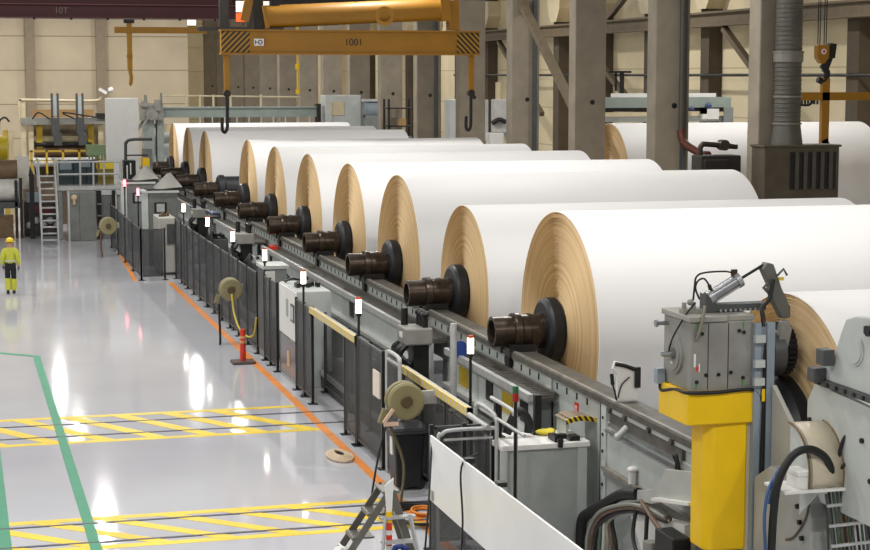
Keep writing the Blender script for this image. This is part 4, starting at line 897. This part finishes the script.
# right hook with block
g=thing('hook_block','yellow crane hook block with a hanging strap and cross bar, right of the ribbed duct','hook block',(29.3,56,4.4))
b=MB(); b.prism([(29.05,7.6),(29.2,7.4),(29.35,7.4),(29.5,7.6),(29.5,8.05),(29.05,8.05)],'xz',55.85,56.15); b.build('block',CRANEY,g,bevel=.03)
MB().lathe((29.28,55.83,7.82),(0,1,0),[(0,0),(0,.1),(.02,.1),(.02,0)],20).build('sheave_mark',WHITE,g); MB().lathe((29.28,55.82,7.82),(0,1,0),[(0,0),(0,.05),(.02,.05),(.02,0)],12).build('sheave_pin',REDP,g)
for x in (29.12,29.2,29.36,29.44): MB().cyl((x,56,8.05),(x,56,14),.02,n=6).build('wire_rope',BLACKS,g)
b=MB(); b.tube([(29.3,56,7.35),(29.45,56,7.2),(29.5,56,7.0),(29.35,56,6.8),(29.15,56,6.85)],.12,8); b.bar((29.68,56,8.1),(29.62,56,7.6),.24,.24); b.bar((29.62,56,7.65),(29.4,56,7.1),.16,.16); b.build('hook',BLACKS,g)
MB().box(29.3,29.58,55.9,56.1,4.6,6.9).build('strap',CRANEY,g); MB().bar((29.42,56,4.75),(29.6,56,4.35),.2,.25).build('strap_end',CRANEY,g)
b=MB(); b.box(28.2,31.8,55.9,56.1,6.12,6.4); b.build('cross_bar',CRANEY,g)
b=MB()
for k in range(8): b.box(28.3+.12*k,28.34+.12*k,55.95,56.05,5.98,6.12)
b.build('chain_peg',DARKST,g)
tag(MB().tube([(10.7,93,11),(10.75,93,8.8),(10.72,93,8.2)],.02,6).build('hoist_chain',YEL),'thin yellow chain hanging behind the lifting beam','chain') if False else None
r=tag(MB().tube([(17.6,92.5,10.5),(17.6,92.5,7.6)],.05,6).cyl((17.6,92.5,7.3),(17.6,92.5,7.6),.12,n=10).tube([(17.6,92.5,7.3),(17.6,92.5,6.2)],.05,6).cyl((17.6,92.5,6.0),(17.6,92.5,6.25),.12,n=10).build('hoist_chain',YEL),'thin yellow hoist chain hanging behind the lifting beam','chain')
r=thing('wall_pipe','pale vertical pipe rising behind the lifting beam beside the white machine boxes','pipe',(18.4,93.5,5))
MB().cyl((19.0,93.5,0),(19.0,93.5,14),.08,n=10).build('pipe',CREAM,r)

# ------------------------------------------------------------------ ribbed duct and vent box behind the nearest rolls
g=thing('air_duct','round ribbed metal duct dropping into a slatted vent box beside the nearest column','duct',(21.9,43.0,0))
prof=[(0,.0),(0,.42)]
MB().cyl((21.6,43.2,5.1),(21.6,43.2,5.7),.44,.36,n=28).build('duct_boot',DUCT,g)
prof=[]; z=0
while z<6.0:
    prof+=[(z,.36),(z+.06,.36),(z+.075,.375),(z+.09,.375),(z+.105,.36)]; z+=.12
MB().lathe((21.6,43.2,5.7),(0,0,1),prof,28).build('ribbed_tube',DUCT,g)
for z,h,rr in ((6.4,.05,.39),(7.35,.28,.40),(7.6,.04,.42),(5.68,.05,.40)): MB().lathe((21.6,43.2,z),(0,0,1),[(0,.35),(0,rr),(h,rr),(h,.35)],28).build('duct_collar',M('collar_steel','807C74',.45,.5),g)
MB().box(20.75,22.95,42.75,43.55,3.7,5.1).box(20.7,23.0,42.7,43.58,5.08,5.14).build('vent_box',M('box_dark_steel','554D40',.55,.3,var=.15),g,bevel=.02)
MB().box(21.5,22.85,42.73,42.76,3.95,4.95).build('vent_recess',BLACKS,g)
for k in range(5): MB().box(21.62+.25*k,21.73+.25*k,42.68,42.74,3.95,4.95).build('vent_slat',M('slat_steel','55504A',.5,.4),g)
MB().box(20.9,22.8,42.8,43.5,0,3.7).build('support_frame',DARKST,g)
MB().tube([(21.86,43.0,6.2),(22.1,42.95,6.2),(22.25,42.95,6.3)],.035,6).build('damper_handle',DARKST,g)
g=thing('pump_unit','dark motor unit with pipe and valve wheel between the two nearest columns','pump',(19.6,44.8,0))
MB().box(19.7,20.9,44.5,45.2,4.25,4.8).box(19.75,20.5,44.4,44.5,4.4,4.7).build('motor_housing',DARKST,g,bevel=.04); MB().box(20.0,20.7,44.6,45.1,0,4.25).build('support_leg',DARKST,g)
MB().tube([(19.82,44.85,4.8),(19.82,44.85,5.0),(19.88,44.85,5.08),(20.0,44.85,5.1),(20.92,44.85,5.02)],.075,10).build('pipe',M('pipe_dark','3E362C',.4,.4),g); MB().lathe((20.5,44.7,5.07),(0,1,0),[(0,0),(0,.15),(.3,.15),(.3,0)],16).build('valve_body',M('pipe_dark2','463C30',.4,.4),g)
g=thing('elbow_pipe','rusty brown pipe elbow coming out of the second column','pipe',(20.5,50.5,5))
MB().cyl((21.75,50.7,5.2),(21.75,50.7,10.1),.09,n=10).build('riser',M('riser_grey','4E4A42',.5,.2),g)
MB().tube([(21.75,50.7,5.3),(21.75,50.65,5.1),(21.8,50.4,4.85),(22.15,49.6,4.5)],.13,10).lathe((22.1,49.65,4.53),(.4,-.8,-.25),[(0,.13),(0,.19),(.1,.19),(.1,.13)],14).build('pipe',M('rust_pipe','5A2E1E',.5,.2,var=.2),g)
tag(MB().box(22.2,24.4,45.5,47,3.5,3.62).build('grey_ledge',GALV),'pale flat steel strip lying near the slatted vent box','strip') if False else None

# ------------------------------------------------------------------ second paper machine behind the columns
r=make_reel(2.0,10.1,(23.0,60.2,3.25),'white paper roll of the second line, seen behind the concrete columns',None)
if 'group' in r: del r['group']
x,y,z=r.location
MB().lathe((x,y,z),(1,0,0),[(-1.0,0),(-1.0,.25),(-.3,.25),(-.3,.6),(0,.6),(0,.2)],28).build('spool_end',BLACKR,r); MB().lathe((x+10.1,y,z),(1,0,0),[(0,.2),(0,.6),(.3,.6),(.3,.25),(1.2,.25),(1.2,0)],28).build('spool_end',BLACKR,r)
g=thing('roll_stand','grey stand posts under the roll of the second line','stand',(27,60.2,0))
for xx in (22.25,33.9): MB().box(xx-.15,xx+.15,59.9,60.5,0,2.99).build('stand_post',MGREY,g)
g=thing('paper_machine','grey and cream machine beam of the second line behind the columns','machine',(27,63.6,0))
MB().box(22.8,29.2,63.2,63.6,5.75,6.15).build('top_beam',GREENG,g); MB().box(22.8,29.2,63.25,63.5,5.42,5.58).build('roller',CREAM,g); MB().box(22.8,29.2,63.3,63.6,5.6,5.75).build('dark_gap',DARKST,g); MB().box(22.8,29.2,63.4,63.6,5.2,5.42).build('lower_plate',LGREY,g)
for x in (22.9,29.1): MB().box(x-.2,x+.2,63.2,63.7,0,5.75).build('end_post',MGREY,g)
b=MB(); b.ball((28.2,63.1,5.8),.13).ball((27.5,63.1,5.7),.1).box(27.9,28.1,63.0,63.2,5.5,5.7); b.build('blue_fitting',M('fitting_blue','3A4670',.4),g); MB().box(27.9,28.6,63.0,63.2,5.3,5.7).build('white_fitting',WHITE,g); MB().box(24.3,28.6,63.3,63.5,6.15,6.3).build('pale_cover',WHITE,g)
g=thing('pipe_stand','black valve stand above the second machine beam','valve stand',(24.6,64,6.2))
MB().cyl((24.75,63.5,6.15),(24.75,63.5,7.1),.09,n=10).cyl((24.5,63.5,6.4),(24.5,63.5,7.1),.05,n=8).build('valve_pipe',BLACKS,g); MB().box(24.2,25.1,63.4,63.6,7.08,7.16).build('top_pipe',BLACKS,g)
g=thing('white_machine','white upright dispenser machine between the third and fourth columns','machine',(21.6,70.5,0))
MB().box(21.45,22.05,70,70.7,0,4.6).build('body',WHITE,g,bevel=.04); MB().box(21.65,22.2,70.1,70.6,4.6,6.0).build('upper_body',M('machine_pale','C8C8C4',.4),g,bevel=.05); MB().cyl((21.9,70.3,6.0),(21.9,70.3,6.7),.14,n=12).build('neck',CREAM,g); MB().tube([(21.5,69.95,5.0),(21.8,69.9,5.15),(22.1,69.95,5.05)],.1,8).build('black_hose',BLACKR,g); MB().ball((22.45,70.4,4.9),.45,(.7,.8,1.6)).build('side_tank',M('tank_bluegrey','C4CCD0',.3),g)
g=thing('white_cabinet','white cabinet standing behind the gap between fourth and fifth columns','cabinet',(21.5,77,0))
MB().box(21.4,23.2,76,77,3.2,5.9).build('body',M('cabinet_white','DCE2E4',.4,var=.03),g,bevel=.03); MB().box(21.4,23.2,76.0,77,0,3.0).build('support',MGREY,g)
for x in (21.6,22.3,23.0): MB().cyl((x,75.9,3.0),(x,75.9,4.0),.04,n=6).build('rail_post',DARKST,g)
MB().cyl((21.4,75.9,4.0),(23.2,75.9,4.0),.05,n=6).build('rail',DARKST,g)
g=thing('steel_rack','dark steel rack with small goods in the gap between fifth and sixth columns','rack',(21.5,86,0))
for x in (21.0,22.3): 
    for y in (86,87): MB().box(x-.05,x+.05,y-.05,y+.05,0,5.8).build('rack_post',DARKST,g)
for z in (2.6,3.5,4.4,5.3): MB().box(20.95,22.35,85.95,87.05,z,z+.06).build('shelf',DARKST,g)
for k,(x,z,m) in enumerate(((21.2,3.56,WHITE),(21.6,4.46,KRAFT),(21.9,3.56,MGREY))): tag(MB().box(x,x+.35,86.2,86.7,z,z+.35).build('box',m),['white box on the dark steel rack','brown box on the dark steel rack','grey box on the dark steel rack'][k],'box')

# ------------------------------------------------------------------ far end of the reel stand: machine end frame
g=thing('reel_machine','long grey machine cross beam with end frame behind the farthest roll','machine',(14,91.5,0))
MB().box(9.6,18.3,91,91.6,4.82,5.3).box(9.6,18.3,90.9,91.7,5.28,5.36).build('cross_beam',GREENG,g)
for k in range(13): MB().box(10.2+.64*k,10.26+.64*k,90.95,91.0,4.35,4.82).build('beam_rib',LGREY,g)
MB().box(9.6,18.6,91.1,91.5,4.3,4.5).box(9.9,19.2,91,91.4,4.05,4.3).build('lower_beam',CREAM,g); MB().cyl((9.7,92.4,3.3),(18.6,92.4,3.3),.7,n=24).build('drum_roller',M('drum_pale','B8C0C4',.3,.3),g)
b=MB(); b.tube([(10.1,91.3,5.95),(13.8,91.3,5.9),(17.5,91.3,5.85)],.05,6)
for x in (10.1,11.5,12.2,12.9,13.8,15.4): b.cyl((x,91.3,5.35),(x,91.3,6.0),.06,n=6)
b.build('top_handrail',CREAM,g)
MB().box(9.2,9.75,90.6,91.6,0,5.2).box(9.9,10.25,90.7,91.5,0,4.9).build('end_post',M('post_greygreen','8E9690',.5,var=.1),g)
b=MB(); b.bar((8.6,90.8,3.8),(9.4,90.8,4.9),.15,.18); b.box(9.0,10.2,90.4,90.6,4.7,5.5); b.box(9.1,9.4,90.2,90.5,5.4,5.7).box(9.75,10.05,90.2,90.5,5.2,5.75).cyl((9.6,90.2,5.0),(9.6,90.45,5.0),.3,n=16).bar((9.1,90.2,4.4),(9.5,90.2,5.0),.1,.1).cyl((9.3,90.4,5.5),(9.3,90.4,6.0),.08,n=8).cyl((10.1,90.4,5.5),(10.1,90.4,6.1),.06,n=8); b.build('bearing_head',CASTG,g)
MB().box(18.3,18.5,90.8,91.5,4.3,5.5).build('beam_end',DARKST,g)
g=thing('machine_box','pale grey machine enclosure at the right end of the long grey beam','machine box',(19.4,91.4,0))
MB().box(18.7,20.6,90.6,92,0,5.95).build('enclosure',M('enclosure_pale','C2C6C2',.45,var=.05),g,bevel=.03); MB().box(18.95,19.7,90.55,90.6,4.9,5.6).build('cream_hatch',CREAM,g); MB().box(19.0,19.05,90.5,90.56,4.6,5.6).build('hatch_edge',LGREY,g)
g=thing('machine_drive','grey drive unit with valves beside the pale machine enclosure','drive',(21,90.8,0))
MB().cyl((20.7,90.2,5.2),(21.6,90.2,5.2),.42,n=18).build('motor',BLUEG,g); MB().box(20.7,22.2,89.9,90.8,0,4.9).build('base',MGREY,g); b=MB(); b.ball((21.9,89.9,5.5),.25).ball((22.0,89.9,5.0),.3).cyl((21.9,89.9,5.4),(21.9,89.9,6.1),.1,n=8).cyl((22.2,89.9,4.9),(22.2,89.9,5.7),.06,n=8); b.build('valve',BLACKS,g); b=MB(); b.ball((21.5,89.9,6.25),.16).ball((21.95,89.9,6.2),.14); b.build('white_float',WHITE,g); MB().box(20.6,21.6,89.9,90.4,5.62,5.75).build('cover_plate',LGREY,g)
# big white panel
g=thing('partition_screen','tall plain white panel standing between winder and grey end frame','panel',(7.3,82,0))
MB().box(6.6,8.1,82,82.25,2.0,5.95).build('panel_sheet',M('panel_white','CDCDC8',.5,var=.03),g,bevel=.02); MB().box(6.7,6.85,82.05,82.2,0,2.0).box(7.85,8.0,82.05,82.2,0,2.0).build('panel_leg',MGREY,g)
g=thing('bent_rail','dark bent tube rail in front of the white panel','rail',(7.8,80,0))
MB().tube([(7.3,80,0),(7.3,80,3.6),(7.34,80,3.95),(7.55,80,4.1),(8.5,80,4.12)],.07,8).tube([(7.3,80,3.4),(8.3,80,3.4)],.04,6).build('tube',DGREY,g); MB().box(8.05,8.5,80,80.3,2.6,3.7).build('side_plate',MGREY,g)

# ------------------------------------------------------------------ hooded consoles near the fence end
for k,(y,lab) in enumerate(((64.6,'nearer grey console with a wedge shaped hood'),(70.2,'farther grey console with a wedge shaped hood'))):
    x0=6.45 if k==0 else 6.2
    g=thing('hooded_console',lab,'console',(x0+.65,y,0),'hooded consoles by the reel stand')
    MB().box(x0+.2,x0+1.3,y,y+1.0,0,2.72).build('body',M('console_grey','6E726F',.5,var=.12),g,bevel=.03); MB().box(x0,x0+.25,y,y+.2,0,2.72).box(x0,x0+1.35,y-.05,y+1.05,2.7,2.78).build('frame',LGREY,g)
    MB().box(x0+.45,x0+.9,y-.03,y,1.95,2.35).build('dark_window',BLACKS,g); MB().box(x0+.53,x0+.82,y-.04,y-.03,2.0,2.3).build('window_guard',GALV,g)
    b=MB(); b.add([(x0+.5,y+.05,2.82),(x0+1.5,y+.05,2.9),(x0+1.5,y+1,2.9),(x0+.5,y+1,2.82),(x0+.95,y+.3,3.38),(x0+1.15,y+.8,3.4)],[(0,1,2,3),(0,4,1),(1,4,5,2),(2,5,3),(3,5,4,0)]); b.build('wedge_hood',CASTG,g)
    MB().box(x0+.2,x0+1.5,y,y+1,2.76,2.84).build('hood_base',DARKST,g)
tag(MB().bar((8.1,62.8,2.3),(8.7,61.2,2.15),.3,.06).build('blue_edged_cover',M('cover_blue','3A4666',.4)),'blue edged cover strip beside the nearer hooded console','cover')
g=thing('drive_motor','black and yellow drive motor group at the far end of the stand','motor',(7.4,77,0))
MB().box(6.95,7.45,77,77.8,0,3.3).build('motor_cabinet',BLACKS,g); b=MB(); b.box(7.05,7.1,76.97,77,2.5,3.1); b.box(7.2,7.25,76.97,77,2.7,3.2); b.build('cabinet_mark',WHITE,g)
MB().box(7.75,8.05,77,77.6,2.6,3.4).build('yellow_guard',YEL,g); MB().box(7.5,8.3,77,77.8,0,2.6).build('motor_base',MGREY,g)

# ------------------------------------------------------------------ winder and platform at the far left
g=thing('winder','cream and yellow winder machine with two slitter towers at the far left','machine',(4.9,86,0))
MB().box(2.9,7.0,84.8,85.2,4.68,5.0).build('cross_beam',CASTG,g)
for x,m in ((3.0,CREAM),(3.35,CREAM),(6.6,CREAM)): MB().box(x-.12,x+.12,85,85.5,0,4.7 if x!=3.0 else 5.9).build('post',m,g)
for x in (3.75,6.15): MB().box(x-.14,x+.14,85.2,85.6,3.4,4.7).build('yellow_post',M('winder_yellow','C8A82A',.5),g)
MB().tube([(2.85,85,4.9),(2.85,85,5.7),(2.95,85,5.82),(3.1,85,5.84),(6.2,85,5.78),(6.7,85,5.95)],.07,6).build('top_tube',CREAM,g)
for x in (4.5,5.65):
    t=MB().box(x-.22,x-.12,84.5,84.7,4.9,6.15).box(x+.05,x+.15,84.5,84.7,4.9,6.15).build('slitter_tower',DGREY,g)
    MB().box(x-.12,x+.05,84.55,84.65,5.1,6.0).build('tower_plate',LGREY,t); MB().box(x-.2,x+.15,84.4,84.9,4.2,5.0).box(x-.12,x+.25,84.35,84.8,3.7,4.3).build('slitter_head',DGREY,t); MB().tube([(x-.3,84.4,4.95),(x-.8,84.4,5.25),(x-1.1 if x<5 else x+1.1,84.4,4.95)],.04,6).build('tower_hose',BLACKS,t)
MB().box(3.5,6.4,86.5,86.7,4.95,5.35).build('kraft_web',KRAFT,g); MB().box(3.3,6.6,86,86.3,1.0,4.68).build('back_plate',M('winder_brown','6E6048',.6,var=.2,scale=1.5),g)  # back plate in one mottled brown
MB().cyl((3.4,85.4,3.95),(6.0,85.4,3.95),.16,n=14).build('roller',CREAM,g); MB().cyl((3.4,85.2,3.35),(6.2,85.2,3.35),.2,n=14).build('roller',M('roller_brown','6A4E34',.5),g); MB().cyl((3.4,85.2,3.72),(6.2,85.2,3.72),.1,n=14).build('roller',BLACKS,g); MB().cyl((3.4,84.9,2.9),(6.3,84.9,2.9),.22,n=14).build('roller',WHITE,g)
b=MB(); b.box(3.2,6.6,83.9,84.0,3.42,3.5); b.box(3.2,6.6,83.9,84.0,3.0,3.06)
for x in (3.3,4.0,4.75,5.5,6.3): b.box(x-.05,x+.05,83.9,84.0,2.4,3.5)
b.build('yellow_rail',M('rail_yellow','C2A030',.5),g); MB().box(2.9,6.7,84.2,86.0,0,2.3).build('lower_bed',M('bed_brown','5C4C3C',.6,var=.3,scale=2),g)
MB().box(6.4,7.0,84.7,85.4,5.0,5.2).build('camera_arm',DARKST,g); b=MB(); b.bar((6.55,84.8,6.35),(6.9,84.8,6.15),.14,.14); b.ball((7.1,84.8,6.3),.14); plabel(b.build('camera_head',WHITE,g),'white camera head on the winder')
b=MB(); 
for k in range(6): b.box(5.9+.15*k,5.98+.15*k,83.6,83.8,3.05,3.25)
b.box(5.8,6.75,83.6,84,3.25,3.75); plabel(b.build('green_console',M('console_green','6A7A5A',.5),g),'greenish operating console')
g=thing('platform','grey steel platform with tube railing in front of the winder','platform',(5.4,76.5,0))
MB().box(4.0,6.85,75.9,78.5,2.12,2.3).build('deck',GALV,g)
b=MB()
for z in (3.32,2.8): b.tube([(4.05,75.95,z),(6.7,75.95,z)],.045,6,curve=False)
for x in (4.05,5.0,5.55,6.0,6.7): b.cyl((x,75.95,2.3),(x,75.95,3.34),.045,n=6)
b.tube([(6.7,75.95,3.3),(6.8,77,2.9),(6.85,78,2.5)],.04,6,curve=False); b.build('tube_railing',GALV,g)
for x in (4.15,6.6): MB().box(x-.08,x+.08,76.0,76.2,0,2.12).build('platform_leg',MGREY,g)
MB().box(5.7,6.85,75.9,76.0,1.9,2.14).build('deck_beam',LGREY,g)
g=thing('teal_machine','dark teal machine block on the steel platform behind the railing','machine',(4.9,77,2.3))
MB().box(4.15,5.75,77,77.8,2.3,3.35).build('body',TEAL,g,bevel=.03); PSH=M('panel_grey_blue','7A888C',.3)  # teal body; its inset panels get a paler grey-blue
for q in ((4.2,4.7,76.95,77,2.95,3.25),(5.1,5.5,76.95,77,3.05,3.3)): MB().box(*q).build('pale_panel',PSH,g)
for x in (4.75,5.3): MB().box(x,x+.06,76.96,77,2.3,3.3).build('panel_seam',BLACKS,g)
g=thing('yellow_machine','brown and yellow machine block at the right end of the steel platform','machine',(6.1,77,2.3))
MB().box(5.8,6.5,77,77.6,2.3,2.95).build('body',M('machine_ochre','7A6A30',.5,var=.2),g); MB().box(5.9,6.5,76.95,77.6,2.95,3.25).build('yellow_top',M('top_yellow','D8C030',.4),g)
g=thing('grey_tank','plain grey steel tank with a small valve under the platform','tank',(5.1,75.5,0))
MB().box(4.5,5.6,75.4,76.0,0,2.1).build('tank_body',M('tank_grey','747672',.4,var=.12),g,bevel=.04); MB().box(4.42,4.5,75.45,76.0,0,2.1).build('tank_edge',LGREY,g); plabel(MB().ball((4.68,75.3,1.85),.13,(1,.8,1)).cyl((4.68,75.3,1.55),(4.68,75.3,1.8),.06,n=8).build('valve',M('valve_cream','D8B890',.4),g),'cream valve with orange handle')
MB().cyl((4.9,75.4,.05),(4.9,75.4,2.05),.01,n=5).build('weld_seam',DGREY,g)
g=thing('steel_gantry','dark upright frame right of the grey tank','frame',(5.9,76.2,0))
MB().box(5.66,5.85,75.8,76.1,0,2.1).box(6.3,6.45,75.8,76.1,0,2.1).build('frame_post',BLACKS,g); MB().box(5.85,6.3,75.95,76.1,0,2.1).build('frame_sheet',M('sheet_grey','6A6C6A',.4,var=.15),g)
for z in (.5,1.0,1.5): MB().box(5.66,5.85,75.78,75.8,z,z+.05).build('cross_bar',MGREY,g)
# stairs
g=thing('stairs','steep aluminium stairs with handrails leading up to the platform','stairs',(3.6,74.8,0))
for x in (3.25,3.92):
    MB().bar((x,74.0,0),(x,75.9,2.95),.06,.14).build('stringer',ALU,g)
    MB().tube([(x,73.95,.0),(x,73.95,1.0),(x,74.1,1.3),(x,75.7,3.3),(x-.0,76.2,3.4),(x,77.5,3.4)],.04,6).build('handrail',GALV,g)
for k in range(11):
    t=(k+.7)/11.5; MB().box(3.25,3.92,74.0+1.9*t-.06,74.0+1.9*t+.14,2.95*t-.02,2.95*t+.03).build('tread',GALV,g)
MB().tube([(3.0,76.5,3.3),(3.1,76,3.35),(3.2,75.9,3.0),(3.22,75.8,2.3)],.04,6).build('side_loop',GALV,g)
g=thing('low_machine','low dark red and black machinery behind the stairs','machine',(3.4,78.5,0))
MB().box(2.7,4.2,78,79,.0,1.5).build('bed',M('bed_dark','3C3634',.5,var=.4,scale=3),g); MB().box(2.9,3.9,77.9,78,1.0,1.35).build('red_cover',M('cover_maroon','5A2428',.5),g); MB().box(2.8,3.4,77.9,78.4,1.5,1.9).build('grey_cover',BLUEG,g); b=MB()
for k in range(5): b.ball((2.9+.3*k,77.9,.5+.2*(k%2)),.16)
b.build('fittings',GALV,g)
tag(MB().cyl((1.0,78.0,2.95),(2.45,78.0,2.95),.4,n=24).build('kraft_roll',BROWN),'brown kraft roll at the left edge below the yellow part','roll')
tag(MB().cyl((0.8,78.0,2.05),(2.5,78.0,2.05),.5,n=24).build('white_roll',M('roll_white','C8C6BE',.5)),'small white roll under the brown roll at the left edge','roll')
g=thing('roll_rack','dark rack holding the small rolls at the left edge','rack',(1.8,78,0))
MB().box(.6,2.5,77.4,78.6,1.35,1.55).build('shelf',DGREY,g); MB().box(2.5,2.62,77.3,77.5,0,2.6).build('post',BLACKS,g); MB().box(.8,.95,77.4,77.6,0,1.4).build('post',BLACKS,g); MB().box(2.3,2.42,77.4,77.5,0,2.5).build('post',BLACKS,g); MB().box(.6,2.5,77.3,77.36,1.3,1.36).build('front_bar',DGREY,g)
for k,x in enumerate((.95,1.62)): tag(MB().box(x,x+.6,77.6,78.4,0,.95).box(x-.02,x+.62,77.58,78.42,.0,.1).build('crate',BROWN),['brown crate under the rack at the left edge','brown crate under the rack, right one of two'][k],'crate')
tag(MB().box(2.45,3.0,79.2,79.8,2.0,3.45).box(2.6,2.7,79.4,79.6,0,2.0).build('white_box',M('box_cream','D8D4C8',.5)),'cream white box left of the stairs','box')
tag(MB().box(2.9,3.1,76.8,77.0,0,2.7).prism([(2.88,2.7),(3.12,2.7),(2.95,3.15)],'xz',76.85,76.95).build('dark_post',BLACKS),'dark pointed post left of the stairs','post')
g=thing('yellow_guard','bright yellow machine guard at the left edge','guard',(1.6,80,0))
MB().cyl((1.4,80,3.75),(2.1,80,3.75),.55,n=20).build('round_guard',M('guard_yellow','B8A41E',.4),g); MB().box(1.0,1.9,80,80.6,0,3.2).build('base',MGREY,g)
g=thing('cream_frame','cream machine frame with yellow post at the left edge beside the winder','machine frame',(2,86,0))
MB().box(-2,2.6,86,86.4,3.9,4.15).build('beam',CREAM,g); 
for x,m in ((1.55,CREAM),(2.2,M('frame_yellow','BFA040',.5)),(2.45,CREAM)): MB().box(x-.12,x+.12,85.9,86.3,0,4.4).build('post',m,g)
MB().box(.5,1.5,86,86.5,2.2,3.9).build('dark_panel',M('panel_brown','4E4434',.6,var=.3),g); MB().tube([(1.9,85.8,4.4),(1.95,85.8,4.85),(2.2,85.8,5.0),(2.4,85.8,4.8)],.05,6).build('bent_hose',BLACKS,g)
g=thing('pole_lamp','thin pole with a dark conical shade at the far left','lamp',(1.45,88,0))
MB().cyl((1.3,88,0),(1.3,88,5.6),.03,n=6).build('pole',BLACKS,g); MB().cyl((1.3,88,5.55),(1.3,88,5.85),.2,.03,n=14).build('lamp_shade',BLACKS,g)

# ------------------------------------------------------------------ light
def area(name,loc,size,power,rot=(0,0,0),col=(1,.985,.96),sy=None):
    l=bpy.data.lights.new(name,'AREA'); l.energy=power; l.shape='RECTANGLE'; l.size=size; l.size_y=sy or size; l.color=col
    o=bpy.data.objects.new(name,l); COL.objects.link(o); o.location=loc; o.rotation_euler=rot; return o
for x in (-12,-3,6,15):
    for y,pw in ((8,800),(26,800),(44,800),(62,800),(80,800),(98,800),(116,800)):
        area('hall_lamp',(x,y,13.5),.45,pw,sy=.45)
for x in (29,):
    for y in (60,80,100,130,155): area('hall_lamp',(x,y,13.5),.7,900)
w=bpy.data.worlds.new('hall_ambient'); SC.world=w; w.use_nodes=True
w.node_tree.nodes['Background'].inputs[0].default_value=(1,.98,.95,1); w.node_tree.nodes['Background'].inputs[1].default_value=.37
SC.view_settings.view_transform='Standard'; SC.view_settings.look='None'; SC.view_settings.gamma=1; SC.view_settings.exposure=-.24
SC.view_settings.use_curve_mapping=False
